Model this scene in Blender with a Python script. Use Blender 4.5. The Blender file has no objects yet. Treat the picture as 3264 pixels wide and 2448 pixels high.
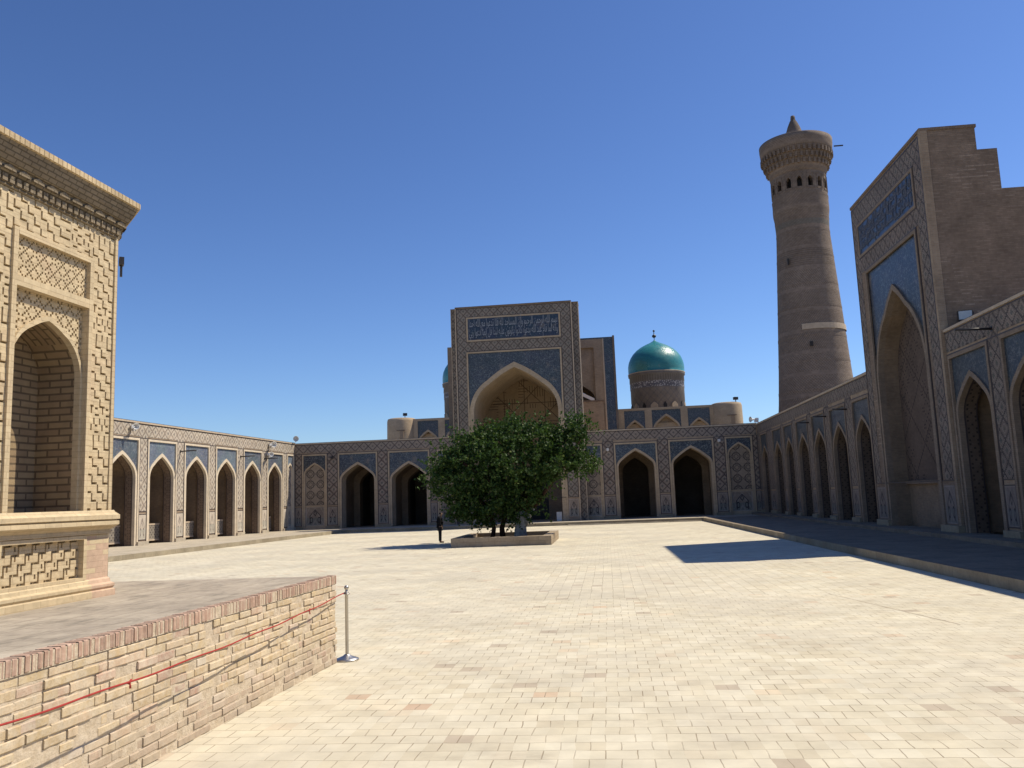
import bpy, bmesh, math, random
from mathutils import Vector, Matrix
random.seed(7)
C = bpy.context.scene.collection
PI = math.pi

# ------------------------------------------------------------------ objects
def prop(o, label=None, cat=None, group=None, kind=None):
    if label: o['label'] = label
    if cat: o['category'] = cat
    if group: o['group'] = group
    if kind: o['kind'] = kind
    return o

def empty(name, loc, rz=0., label=None, cat=None, group=None):
    o = bpy.data.objects.new(name, None); C.objects.link(o)
    o.location = loc; o.rotation_euler = (0, 0, rz); o.empty_display_size = .3
    return prop(o, label, cat, group)

class MB:
    """collects geometry; build() links it as one mesh object"""
    def __init__(s): s.v = []; s.f = []; s.m = []; s.uv = {}; s.col = {}; s.sm = set()
    def face(s, pts, m=0, uv=None, col=None, smooth=False):
        b = len(s.v); s.v += [tuple(p) for p in pts]; s.f.append(tuple(range(b, b+len(pts)))); s.m.append(m)
        i = len(s.f)-1
        if uv: s.uv[i] = uv
        if col is not None: s.col[i] = col
        if smooth: s.sm.add(i)
    def box(s, x0, x1, y0, y1, z0, z1, m=0, col=None, uvf=False):
        p = [(x0,y0,z0),(x1,y0,z0),(x1,y1,z0),(x0,y1,z0),(x0,y0,z1),(x1,y0,z1),(x1,y1,z1),(x0,y1,z1)]
        for k, q in enumerate(((0,1,5,4),(1,2,6,5),(2,3,7,6),(3,0,4,7),(4,5,6,7),(3,2,1,0))):
            s.face([p[i] for i in q], m, [(0,0),(1,0),(1,1),(0,1)] if uvf else None, col)
    def strip(s, a, b, m=0, smooth=False, close=False):
        n = len(a); base = len(s.v); s.v += [tuple(p) for p in a] + [tuple(p) for p in b]
        for i in range(n if close else n-1):
            j = (i+1) % n
            s.f.append((base+i, base+j, base+n+j, base+n+i)); s.m.append(m)
            if smooth: s.sm.add(len(s.f)-1)
    def lathe(s, prof, cx=0, cy=0, n=48, m=0, smooth=True, cap=True):
        base = len(s.v)
        for r, z in prof:
            for k in range(n):
                a = 2*PI*k/n; s.v.append((cx+r*math.cos(a), cy+r*math.sin(a), z))
        for j in range(len(prof)-1):
            for k in range(n):
                k2 = (k+1) % n
                s.f.append((base+j*n+k, base+j*n+k2, base+(j+1)*n+k2, base+(j+1)*n+k)); s.m.append(m)
                if smooth: s.sm.add(len(s.f)-1)
        if cap:
            s.f.append(tuple(base+(len(prof)-1)*n+k for k in range(n))); s.m.append(m)
    def tube(s, pts, rad, n=8, m=0, smooth=True):
        pts = [Vector(p) for p in pts]; rs = rad if isinstance(rad, (list, tuple)) else [rad]*len(pts)
        base = len(s.v); L = len(pts)
        for i, p in enumerate(pts):
            t = (pts[min(i+1, L-1)]-pts[max(i-1, 0)]).normalized()
            u = t.orthogonal().normalized() if i == 0 else (pu - t*pu.dot(t)).normalized()
            pu = u; w = t.cross(u)
            for k in range(n):
                a = 2*PI*k/n; s.v.append(tuple(p+(u*math.cos(a)+w*math.sin(a))*rs[i]))
        for i in range(L-1):
            for k in range(n):
                k2 = (k+1) % n
                s.f.append((base+i*n+k, base+i*n+k2, base+(i+1)*n+k2, base+(i+1)*n+k)); s.m.append(m)
                if smooth: s.sm.add(len(s.f)-1)
        s.f.append(tuple(base+k for k in range(n))[::-1]); s.m.append(m)
        s.f.append(tuple(base+(L-1)*n+k for k in range(n))); s.m.append(m)
    def xf(s, fn): s.v = [tuple(fn(*p)) for p in s.v]; return s
    def build(s, name, mats, parent=None, loc=None, rz=None, label=None, cat=None, group=None, kind=None, weld=False):
        me = bpy.data.meshes.new(name); me.from_pydata(s.v, [], s.f)
        if not isinstance(mats, (list, tuple)): mats = [mats]
        for q in mats: me.materials.append(q)
        me.polygons.foreach_set('material_index', s.m)
        if s.uv:
            u = me.uv_layers.new(name='uv')
            for i, c in s.uv.items():
                for k, li in enumerate(me.polygons[i].loop_indices): u.data[li].uv = c[k]
        if s.col:
            a = me.attributes.new('bc', 'FLOAT', 'FACE')
            for i, c in s.col.items(): a.data[i].value = c
        if s.sm:
            me.polygons.foreach_set('use_smooth', [i in s.sm for i in range(len(s.f))])
        if weld:
            bm = bmesh.new(); bm.from_mesh(me); bmesh.ops.remove_doubles(bm, verts=bm.verts, dist=1e-4)
            bmesh.ops.recalc_face_normals(bm, faces=bm.faces); bm.to_mesh(me); bm.free()
        me.update()
        o = bpy.data.objects.new(name, me); C.objects.link(o)
        if parent: o.parent = parent
        if loc: o.location = loc
        if rz is not None: o.rotation_euler = (0, 0, rz)
        return prop(o, label, cat, group, kind)

def copy_tree(o, parent=None):
    c = o.copy(); C.objects.link(c)
    if parent: c.parent = parent
    for ch in list(o.children): copy_tree(ch, c)
    return c

# ------------------------------------------------------------------ shader expressions
class V:
    def __init__(s, sh, x): s.sh = sh; s.x = x
    def _o(s, op, b=None, c=None, swap=False):
        return s.sh.m(op, b, s) if swap else s.sh.m(op, s, b, c)
    def __add__(s, b): return s._o('ADD', b)
    __radd__ = __add__
    def __mul__(s, b): return s._o('MULTIPLY', b)
    __rmul__ = __mul__
    def __sub__(s, b): return s._o('SUBTRACT', b)
    def __rsub__(s, b): return s._o('SUBTRACT', b, swap=True)
    def __truediv__(s, b): return s._o('DIVIDE', b)
    def lt(s, b): return s._o('LESS_THAN', b)
    def gt(s, b): return s._o('GREATER_THAN', b)
    def fl(s): return s._o('FLOOR')
    def fr(s): return s._o('FRACT')
    def ab(s): return s._o('ABSOLUTE')
    def mx(s, b): return s._o('MAXIMUM', b)
    def mn(s, b): return s._o('MINIMUM', b)
    def sq(s): return s._o('SQRT')

def rgb(c): return (c[0], c[1], c[2], 1.)
class Sh:
    def __init__(s, name, rough=.9, spec=.3):
        s.mat = bpy.data.materials.new(name); s.mat.use_nodes = True
        s.nt = s.mat.node_tree; s.N = s.nt.nodes; s.L = s.nt.links
        s.b = s.N['Principled BSDF']; s.b.inputs['Roughness'].default_value = rough
        s.b.inputs['Specular IOR Level'].default_value = spec
    def put(s, inp, v):
        if isinstance(v, V): v = v.x
        if isinstance(v, bpy.types.NodeSocket): s.L.new(v, inp)
        elif isinstance(v, (tuple, list)) and len(v) == 3 and inp.type == 'RGBA': inp.default_value = rgb(v)
        else: inp.default_value = v
    def m(s, op, a, b=None, c=None):
        n = s.N.new('ShaderNodeMath'); n.operation = op
        for i, q in enumerate((a, b, c)):
            if q is not None: s.put(n.inputs[i], q)
        return V(s, n.outputs[0])
    def co(s, kind='Object'):
        n = s.N.new('ShaderNodeTexCoord'); return n.outputs[kind]
    def sep(s, sock):
        n = s.N.new('ShaderNodeSeparateXYZ'); s.L.new(sock, n.inputs[0]); return [V(s, o) for o in n.outputs]
    def comb(s, x, y, z=0.):
        n = s.N.new('ShaderNodeCombineXYZ')
        for i, q in enumerate((x, y, z)): s.put(n.inputs[i], q)
        return n.outputs[0]
    def uv(s):
        """wall coordinates (along, up) whatever way a face looks"""
        x, y, z = s.sep(s.co()); nx, ny, nz = s.sep(s.co('Normal'))
        k = nx.ab().gt(ny.ab()); t = nz.ab().gt(.75)
        u = x + (y - x)*k*(1-t); v = z + (y - z)*t
        return u, v
    def noise(s, vec=None, scale=5., det=4., rough=.55, out='Fac', dim='3D'):
        n = s.N.new('ShaderNodeTexNoise'); n.inputs['Scale'].default_value = scale
        n.inputs['Detail'].default_value = det; n.inputs['Roughness'].default_value = rough
        s.L.new(vec if vec is not None else s.co(), n.inputs['Vector']); return V(s, n.outputs[out])
    def voro(s, vec=None, scale=5., feat='F1', out='Distance'):
        n = s.N.new('ShaderNodeTexVoronoi'); n.feature = feat; n.inputs['Scale'].default_value = scale
        s.L.new(vec if vec is not None else s.co(), n.inputs['Vector']); return V(s, n.outputs[out])
    def mix(s, f, a, b, mode='MIX'):
        n = s.N.new('ShaderNodeMix'); n.data_type = 'RGBA'; n.blend_type = mode; n.clamp_factor = True
        s.put(n.inputs[0], f); s.put(n.inputs[6], a); s.put(n.inputs[7], b); return V(s, n.outputs[2])
    def ramp(s, f, stops, interp='LINEAR'):
        n = s.N.new('ShaderNodeValToRGB'); r = n.color_ramp; r.interpolation = interp
        while len(r.elements) < len(stops): r.elements.new(.5)
        for e, (p, c) in zip(r.elements, stops): e.position = p; e.color = rgb(c) if len(c) == 3 else c
        s.put(n.inputs[0], f); return V(s, n.outputs[0])
    def rng(s, f, a, b, c=0., d=1.):
        n = s.N.new('ShaderNodeMapRange'); s.put(n.inputs[0], f)
        for i, q in enumerate((a, b, c, d)): n.inputs[i+1].default_value = q
        return V(s, n.outputs[0])
    def brick(s, vec, bw, bh, mortar=.008, c1=(1,1,1), c2=(0,0,0), cm=(.5,.5,.5), bias=0., off=.5, smooth=.1):
        n = s.N.new('ShaderNodeTexBrick'); s.L.new(vec, n.inputs['Vector'])
        I = n.inputs
        I['Color1'].default_value = rgb(c1); I['Color2'].default_value = rgb(c2); I['Mortar'].default_value = rgb(cm)
        I['Scale'].default_value = 1.; I['Mortar Size'].default_value = mortar; I['Mortar Smooth'].default_value = smooth
        I['Bias'].default_value = bias; I['Brick Width'].default_value = bw; I['Row Height'].default_value = bh
        n.offset = off
        return V(s, n.outputs['Color']), V(s, n.outputs['Fac'])
    def wn(s, vec):
        n = s.N.new('ShaderNodeTexWhiteNoise'); s.L.new(vec, n.inputs['Vector']); return V(s, n.outputs['Value'])
    def bump(s, h, st=.5, dist=.02):
        n = s.N.new('ShaderNodeBump'); n.inputs['Strength'].default_value = st; n.inputs['Distance'].default_value = dist
        s.put(n.inputs['Height'], h); s.L.new(n.outputs[0], s.b.inputs['Normal'])
    def out(s, col, rough=None):
        s.put(s.b.inputs['Base Color'], col)
        if rough is not None: s.put(s.b.inputs['Roughness'], rough)
        return s.mat

def weather(s, col, a=.75, scale=.7):
    n1 = s.noise(scale=scale, det=6., rough=.65); n2 = s.noise(scale=scale*9, det=4.)
    f = s.rng(n1, .3, .75, a, 1.12)*s.rng(n2, .3, .7, .9, 1.08)
    g = s.comb(f, f, f)
    return s.mix(1., col, V(s, g), 'MULTIPLY')

def plain(name, c, rough=.8, spec=.3, var=.85, sc=2.):
    s = Sh(name, rough, spec); return s.out(weather(s, c, var, sc))

def m_brick(name, ca, cb, cm, bw=.27, bh=.07, mo=.012, bump=.35, var=.7, rough=.92, dist=.012):
    s = Sh(name, rough, .2); u, v = s.uv(); vec = s.comb(u, v)
    c, f = s.brick(vec, bw, bh, mo, (1,1,1), (0,0,0), (.5,.5,.5))
    r = s.sep(c.x)[0]
    nz = s.noise(scale=.9, det=5.)
    base = s.mix((r*.7 + nz*.6 - .15), ca, cb)
    col = s.mix(f, base, cm)
    s.bump((1-f)*1. + s.noise(scale=40., det=3.)*.5, bump, dist)
    return s.out(weather(s, col, var))

BR1 = (.42,.315,.215); BR2 = (.32,.23,.155); MOR = (.36,.29,.215)
M = {}
M['brick'] = m_brick('old_tan_brick', BR1, BR2, MOR)
M['brickdark'] = m_brick('brown_brick', (.25,.18,.13), (.165,.115,.085), (.27,.21,.155))
def m_flank():
    s = Sh('flank_brick_with_pale_headers', .92, .2); u, v = s.uv(); c, f = s.brick(s.comb(u, v), .27, .07, .012); r = s.sep(c.x)[0]
    row = (v/.14).fl(); t = s.wn(s.comb(((u + row*.37)/.34).fl(), row)); pat = s.rng(s.noise(scale=.28, det=3.), .45, .6)
    base = s.mix(r*.7+s.noise(scale=.9)*.5, (.32,.245,.18), (.225,.165,.12)); dash = t.gt(.72)*((v/.14).fr().lt(.45))*pat
    col = s.mix(dash*.75, base, (.42,.33,.25)); col = s.mix(f*.6, col, (.23,.175,.13))
    s.bump((1-f)+s.noise(scale=30.)*.5, .4, .015); return s.out(weather(s, col, .68))
M['flank'] = m_flank()
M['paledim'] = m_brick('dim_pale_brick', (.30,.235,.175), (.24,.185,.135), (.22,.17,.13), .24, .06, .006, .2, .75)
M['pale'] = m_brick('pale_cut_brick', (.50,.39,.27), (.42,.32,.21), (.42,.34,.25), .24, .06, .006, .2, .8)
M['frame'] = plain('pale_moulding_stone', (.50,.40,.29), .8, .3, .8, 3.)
M['frame_sun'] = plain('sunlit_moulding_stone', (.64,.54,.40), .8, .3, .82, 3.)  # brighter copy of the moulding stone, with sunlight put into its colour
M['dark'] = plain('dark_glazed_line', (.055,.042,.042), .5, .4, .8, 3.)
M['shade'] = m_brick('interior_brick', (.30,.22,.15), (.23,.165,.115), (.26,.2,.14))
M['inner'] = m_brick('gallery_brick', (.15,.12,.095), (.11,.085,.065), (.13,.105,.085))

def m_diamond(name, pu, pv, bg1, bg2, line, pale, heart, q=.06, ou=0., ov=0.):
    s = Sh(name, .75, .35); u, v = s.uv()
    uq = (u/q).fl()*q + q*.5 - ou; vq = (v/q).fl()*q + q*.5 - ov
    a = uq/pu; b = vq/pv
    da = ((a+b+.5).fr() - .5).ab()*2.; db = ((a-b+.5).fr() - .5).ab()*2.
    d = da.mx(db)
    bgn = s.noise(scale=.35, det=2.)
    bg = s.mix(s.rng(bgn, .4, .6), bg1, bg2)
    t = s.wn(s.comb((u/q).fl(), (v/q).fl()))
    isheart = d.lt(.30); ispale = d.gt(.38)*d.lt(.56) + d.gt(.72)*d.lt(.80); isline = d.gt(.85)
    col = s.mix(ispale, bg, pale); col = s.mix(isheart, col, heart); col = s.mix(isline, col, line)
    col = s.mix(t*.28, col, (.30,.24,.20))
    _, f = s.brick(s.comb(u, v), q*2, q, .005)
    col = s.mix(f*.5, col, (.2,.16,.13))
    s.bump((1-f) + isline*(-.6), .3, .01)
    return s.out(weather(s, col, .72, .5))
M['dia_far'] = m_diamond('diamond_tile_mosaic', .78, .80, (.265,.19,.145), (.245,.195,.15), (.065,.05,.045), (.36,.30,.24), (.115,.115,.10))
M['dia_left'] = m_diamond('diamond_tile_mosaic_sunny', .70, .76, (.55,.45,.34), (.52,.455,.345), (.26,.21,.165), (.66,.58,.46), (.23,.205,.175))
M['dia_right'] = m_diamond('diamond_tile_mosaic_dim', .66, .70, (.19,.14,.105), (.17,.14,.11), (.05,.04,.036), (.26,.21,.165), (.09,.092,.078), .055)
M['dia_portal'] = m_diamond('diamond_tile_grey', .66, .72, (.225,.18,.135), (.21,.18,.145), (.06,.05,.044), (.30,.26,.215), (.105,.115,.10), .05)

def m_blue(name, base, turq, white, sc=1., fleck=.5):
    s = Sh(name, .35, .5); u, v = s.uv(); vec = s.comb(u, v)
    n = s.noise(vec, 2.2*sc, 2., .5); n2 = s.noise(vec, 5.*sc, 2., .5)
    w1 = (n-.5).ab().lt(.012) + (n2-.5).ab().lt(.022)
    vo = s.voro(vec, 7.*sc); dots = vo.lt(.16); vo2 = s.voro(vec, 3.1*sc).lt(.10)
    col = s.mix(s.rng(s.noise(vec, .6, 3.), .38, .62), base, turq)
    vc = s.wn(s.comb((u*9.*sc).fl(), (v*9.*sc).fl()))
    col = s.mix(vc*.5, col, tuple(.6*c for c in base))
    col = s.mix(w1*fleck, col, white); col = s.mix(dots*fleck*.8, col, white); col = s.mix(vo2*.6, col, (.3,.24,.1))
    oi = s.N.new('ShaderNodeObjectInfo'); rn_ = V(s, oi.outputs['Random']); g_ = rn_*.5+.72; col = s.mix(1., col, V(s, s.comb(g_, g_*1.02, g_)), 'MULTIPLY'); col = s.mix(rn_.gt(.6)*.35, col, turq)
    pt = s.rng(s.noise(vec, 1.1, 4., .6), .60, .66); col = s.mix(pt*.45, col, (.24,.2,.16))
    _, f = s.brick(vec, .25, .25, .004, off=0.)
    col = s.mix(f*.5, col, (.12,.11,.11))
    return s.out(weather(s, col, .7, .8))
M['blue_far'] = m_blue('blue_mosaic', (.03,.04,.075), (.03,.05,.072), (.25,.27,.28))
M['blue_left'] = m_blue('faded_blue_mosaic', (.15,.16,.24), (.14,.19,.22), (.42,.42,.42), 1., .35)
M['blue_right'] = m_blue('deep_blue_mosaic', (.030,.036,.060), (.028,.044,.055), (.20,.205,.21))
M['blue_portal'] = m_blue('slate_blue_mosaic', (.042,.05,.085), (.042,.062,.08), (.25,.27,.28), 1.3, .5)
M['navy'] = m_blue('navy_inscription_ground', (.010,.018,.06), (.012,.035,.06), (.12,.15,.2), 1.6, .35)
M['royal'] = m_blue('royal_blue_inscription_ground', (.024,.034,.085), (.022,.038,.07), (.13,.15,.20), 1.6, .4)
M['script'] = plain('white_glazed_lettering', (.30,.315,.34), .5, .4, .8, 3.)

def m_dado(name, bg, line, pale, aq):
    s = Sh(name, .7, .35); u, v, _ = s.sep(s.co('UV'))
    uu = (u - .5).ab()
    bord = uu.gt(.44) + (v-.5).ab().gt(.465)
    arch = ((uu-.27).ab().lt(.025))*v.lt(.52)*v.gt(.08)
    roof = ((v - (.86 - uu*1.25)).ab().lt(.03))*v.gt(.5)
    dia = ((uu*1.6 + (v-.66).ab()) - .13).ab().lt(.035)
    rings = (((uu-.2)*(uu-.2)*6. + (v-.3)*(v-.3)*1.4).sq() - .16).ab().lt(.035)
    n = s.wn(s.comb((u*14).fl(), (v*22).fl()))
    col = s.mix(n*.35, bg, pale)
    col = s.mix(v.lt(.42)*.45, col, aq)
    col = s.mix(((uu*3.2 + (v-.6)*1.6).fr()-.5).ab().lt(.1)*.6, col, pale)
    col = s.mix(arch+roof+dia+rings, col, line); col = s.mix(bord, col, pale)
    return s.out(weather(s, col, .7))
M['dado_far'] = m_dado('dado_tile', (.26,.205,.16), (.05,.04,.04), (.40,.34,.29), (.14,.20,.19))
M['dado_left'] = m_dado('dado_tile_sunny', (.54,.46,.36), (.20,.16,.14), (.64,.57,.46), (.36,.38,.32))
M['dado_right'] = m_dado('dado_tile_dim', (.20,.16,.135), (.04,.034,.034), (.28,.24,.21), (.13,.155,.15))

def m_geo(name, bg, line, sc=1.1):
    s = Sh(name, .8, .3); u, v = s.uv()
    U = (u*sc).fr() - .5; W = (v*sc).fr() - .5
    r = (U*U + W*W).sq()
    lines = (r - .36).ab().lt(.035) + (r - .18).ab().lt(.028) + ((U.ab()+W.ab()) - .5).ab().lt(.022)
    st = ((U.ab().mx(W.ab())) - .27).ab().lt(.022)
    n = s.wn(s.comb((u*12).fl(), (v*18).fl()))
    col = s.mix(n*.3, bg, tuple(c*1.3 for c in bg)); col = s.mix((lines+st)*.85, col, line)
    return s.out(weather(s, col, .75))
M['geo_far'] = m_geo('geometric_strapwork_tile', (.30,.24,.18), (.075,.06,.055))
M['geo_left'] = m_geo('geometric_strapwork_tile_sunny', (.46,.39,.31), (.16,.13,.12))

def m_dots(name, bg, dot, p=.42, q=.06, rows=False, du=.0):
    """brick ground with small dark square headers set out on diagonals"""
    s = Sh(name, .85, .25); u, v = s.uv(); u = u - du
    i = (u/q).fl(); j = (v/q).fl()
    P = round(p/q)
    def md(x): return ((x/P).fr()*P + .5).fl()
    a = md(i+j); b = md(i-j)
    hit = (a.lt(.5) + b.lt(.5))
    alt = (((i*.5).fr()).lt(.25))
    hit = hit*alt
    if rows:
        big = s.wn(s.comb((u/1.3).fl(), (v/1.3).fl())).gt(.45); hit = hit*big
        k = (((u+v)/2.6).fr()-.5).ab().lt(.025) + (((u-v)/2.6).fr()-.5).ab().lt(.025)
        hit = hit.mx(k*alt)
    _, f = s.brick(s.comb(u, v), .24, .06, .006)
    col = s.mix(s.wn(s.comb((u/.24).fl(), j))*.4, bg, tuple(c*.72 for c in bg))
    col = s.mix(f*.6, col, tuple(c*.7 for c in bg)); col = s.mix(hit, col, dot)
    s.bump(1-f, .2, .01)
    return s.out(weather(s, col, .75))
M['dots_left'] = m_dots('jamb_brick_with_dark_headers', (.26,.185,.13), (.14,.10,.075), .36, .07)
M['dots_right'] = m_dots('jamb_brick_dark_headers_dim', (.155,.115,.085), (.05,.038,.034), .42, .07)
M['dots_iwan'] = m_dots('iwan_brick_with_header_lines', (.145,.105,.08), (.035,.026,.024), .72, .07, True)

def m_kufic(name):
    s = Sh(name, .85, .25); u, v = s.uv()
    def g(x, p, o, w): return (((x+o)/p).fr()-.5).ab().lt(w/p)
    big = g(u, 1.9, .2, .035) + g(v, 2.1, .55, .035)
    cell = s.wn(s.comb((u/.95).fl(), (v/1.05).fl()))
    fine = (g(u, .24, 0., .03)*cell.gt(.62) + g(v, .26, 0., .03)*cell.lt(.34))
    c2 = s.wn(s.comb((u/.48).fl(), (v/.52).fl())).gt(.45)
    dg = (((u+v)/3.4).fr()-.5).ab().lt(.014) + (((u-v)/3.4).fr()-.5).ab().lt(.014)
    col = s.mix(s.noise(scale=1.2), (.34,.25,.155), (.27,.195,.12))
    col = s.mix((big + fine*c2 + dg)*.85, col, (.075,.052,.035))
    return s.out(weather(s, col, .8))
M['kufic'] = m_kufic('square_script_brickwork')

def m_pave():
    s = Sh('sunlit_paving_tiles', .8, .25); x, y, z = s.sep(s.co())
    w = s.noise(scale=.25, det=2.)
    rot = (y + w*.5).gt(19.)*(y + w*.5).lt(27.9)*x.gt(-1.9)
    far = y.gt(27.9)*x.gt(-1.9)
    wob = (s.noise(scale=1.5, det=3.)-.5)*.075
    u = x + (y-x)*rot + wob; v = y + (x-y)*rot + wob
    vec = s.comb(u, v)
    c, f = s.brick(vec, .272, .249, .0065, smooth=.4)
    r = s.sep(c.x)[0]
    r2 = s.wn(s.comb((v/.249).fl(), ((u - ((v/.249).fl()*.5).fr()*.272)/.272).fl(), 3.))
    gp = s.noise(s.comb(x*.32, y*.32), 1., 5., .6)      # large worn patches
    gq = s.noise(s.comb(x, y), 1.3, 5., .6)
    base = s.ramp(r2, [(0,(.53,.465,.335)),(.10,(.575,.515,.375)),(.5,(.61,.555,.415)),(.88,(.64,.59,.455)),(.985,(.61,.53,.38)),(.995,(.58,.43,.29)),(1,(.48,.33,.22))])
    grey = s.mix(s.rng(gp, .38, .66)*.8, base, (.51,.465,.365))
    st = s.rng(gq, .60, .76)*s.rng(s.noise(scale=.5, det=3.), .45, .62)
    col = s.mix(st*.55, grey, (.36,.30,.22))
    dark = (r2.gt(.29)*r2.lt(.302))
    col = s.mix(dark*.6, col, (.36,.285,.215))
    spk = s.rng(s.noise(scale=26., det=4., rough=.7), .62, .76)*s.rng(s.noise(scale=3.1, det=3.), .48, .6)
    col = s.mix(spk*.5, col, (.30,.25,.19))
    fvar = s.rng(s.noise(scale=1.4, det=4.), .36, .62, .2, 1.)
    col = s.mix(f*fvar*.95, col, (.27,.215,.145))
    wp = s.rng(s.noise(s.comb(x*.5, y*.9), 1., 6., .7), .56, .70)*s.rng(s.noise(s.comb(x*2., y*3.5), 1., 5., .7), .45, .62); col = s.mix(wp*.55, col, (.37,.315,.235)); cg = s.rng(s.noise(s.comb(x*.35, y*.35), 1., 3.), .50, .64)*r2.gt(.55); col = s.mix(cg*.32, col, (.42,.37,.285))
    s.bump((1-f)*1. + s.noise(scale=9., det=5.)*.35 + r2*.25, .45, .012)
    return s.out(weather(s, col, .9, .3))
M['pave'] = m_pave()

def m_slab(name, ca, cb, cm, bw, bh, streak=False):
    s = Sh(name, .9, .2); u, v = s.uv(); c, f = s.brick(s.comb(u, v), bw, bh, .008, smooth=.3)
    r = s.sep(c.x)[0]; n = s.noise(scale=.8, det=6., rough=.65)
    col = s.mix(r*.5+s.rng(n, .35, .65)*.6-.1, ca, cb); col = s.mix(f*.7, col, cm)
    if streak:
        x, y, z = s.sep(s.co()); n2 = s.noise(s.comb(x*1.2, y*3.2), 1.6, 6., .7)
        col = s.mix(s.rng(n2, .50, .68)*.75, col, (.21,.185,.15)); col = s.mix(s.rng(n2, .40, .30)*.55, col, (.55,.49,.38))
    s.bump((1-f)+n*.8, .5, .012)
    return s.out(weather(s, col, .75, 1.2))
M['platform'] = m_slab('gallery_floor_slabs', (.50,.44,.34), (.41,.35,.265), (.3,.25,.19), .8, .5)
M['walk_dim'] = m_slab('shaded_gallery_slabs', (.29,.235,.17), (.22,.175,.125), (.14,.11,.08), .8, .5)  # darker copy of the gallery floor; the right walk's shade is in its colour
M['kerb'] = m_slab('stone_kerb', (.36,.31,.22), (.27,.225,.155), (.18,.145,.10), .9, .4)
M['walltop'] = m_slab('weathered_terrace_slabs', (.46,.40,.315), (.35,.30,.24), (.24,.2,.155), .38, .38, True)
M['planter'] = m_slab('planter_stone', (.42,.34,.245), (.33,.26,.18), (.2,.16,.11), .6, .22)
M['dirt'] = plain('planter_soil', (.12,.09,.06), 1., .1, .6, 3.)
M['ground'] = plain('dry_ground', (.33,.28,.2), 1., .1, .8, .1)

def m_real_brick():
    """bricks modelled one by one; each face carries its own tone in 'bc'"""
    s = Sh('hand_laid_brick', .93, .15)
    n = s.N.new('ShaderNodeAttribute'); n.attribute_name = 'bc'; f = V(s, n.outputs['Fac'])
    base = s.ramp(f, [(0,(.55,.43,.26)),(.3,(.50,.375,.225)),(.5,(.58,.47,.31)),(.66,(.53,.39,.27)),(.8,(.48,.32,.235)),(.9,(.62,.55,.45)),(1,(.42,.255,.19))])
    n1 = s.noise(scale=9., det=6., rough=.7); n2 = s.noise(scale=55., det=3.)
    col = s.mix(s.rng(n1, .38, .62)*.75, base, (.60,.52,.40)); col = s.mix(s.rng(n2, .56, .78)*.55, col, (.25,.18,.11))
    n3 = s.noise(scale=2.2, det=5., rough=.7); px_, py_, pz_ = s.sep(s.co()); soil = s.rng(n3 - pz_*.9, .10, .38)
    col = s.mix(soil*.7, col, (.40,.325,.245))
    s.bump(n1 + n2*.5, .6, .01); return s.out(weather(s, col, .82, 1.1))
M['rbrick'] = m_real_brick()
def m_mortar():
    s = Sh('crumbling_mortar', 1., .1); n1 = s.noise(scale=14., det=6., rough=.7)
    col = s.mix(s.rng(n1, .35, .7), (.46,.375,.27), (.62,.53,.41)); s.bump(n1, .9, .02)
    return s.out(col)
M['mortar'] = m_mortar()
M['soldier'] = None
def m_red_brick():
    s = Sh('soldier_course_brick', .93, .15)
    n = s.N.new('ShaderNodeAttribute'); n.attribute_name = 'bc'; f = V(s, n.outputs['Fac'])
    base = s.ramp(f, [(0,(.40,.255,.19)),(.5,(.47,.32,.245)),(1,(.36,.24,.18))])
    n1 = s.noise(scale=12., det=6., rough=.7)
    col = s.mix(s.rng(n1, .45, .75)*.5, base, (.58,.49,.38)); s.bump(n1, .6, .01); return s.out(weather(s, col, .85, 1.5))
M['soldier'] = m_red_brick()

def m_pav(name='pavilion_cut_brick'):
    s = Sh(name, .93, .15); u, v = s.uv()
    c, f = s.brick(s.comb(u, v), .26, .07, .006); r = s.sep(c.x)[0]
    n = s.noise(scale=1.6, det=5.)
    col = s.mix(r*.5+s.rng(n, .3, .7)*.5, (.62,.51,.33), (.53,.415,.26)); col = s.mix(f*.5, col, (.42,.32,.20))
    n2 = s.noise(scale=.9, det=4.); col = s.mix(s.rng(n2, .58, .72)*.4, col, (.50,.34,.24)); Z_ = s.sep(s.co())[2]; X_ = s.sep(s.co())[0]; pr_ = Z_.lt(.73)*X_.gt(.74)*r.gt(.3); col = s.mix(pr_*.6, col, (.50,.33,.26))
    s.bump((1-f)+s.noise(scale=30., det=4.)*.6, .4, .008)
    return s.out(weather(s, col, .82, 1.6))
M['pav'] = m_pav()
M['pavold'] = m_brick('pavilion_niche_brick', (.42,.315,.18), (.30,.21,.13), (.17,.125,.08), .30, .085, .012, .6, .7)
M['pavcornice'] = m_brick('shaded_weathered_cornice_brick', (.33,.265,.18), (.24,.19,.13), (.15,.12,.08), .13, .05, .006, .8, .55)  # weathered brick, with the shade beneath the overhang mixed into its colour
M['pavedge'] = m_brick('worn_edge_brick', (.60,.48,.30), (.48,.36,.21), (.26,.19,.11), .075, .3, .006, .8, .7)

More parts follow.
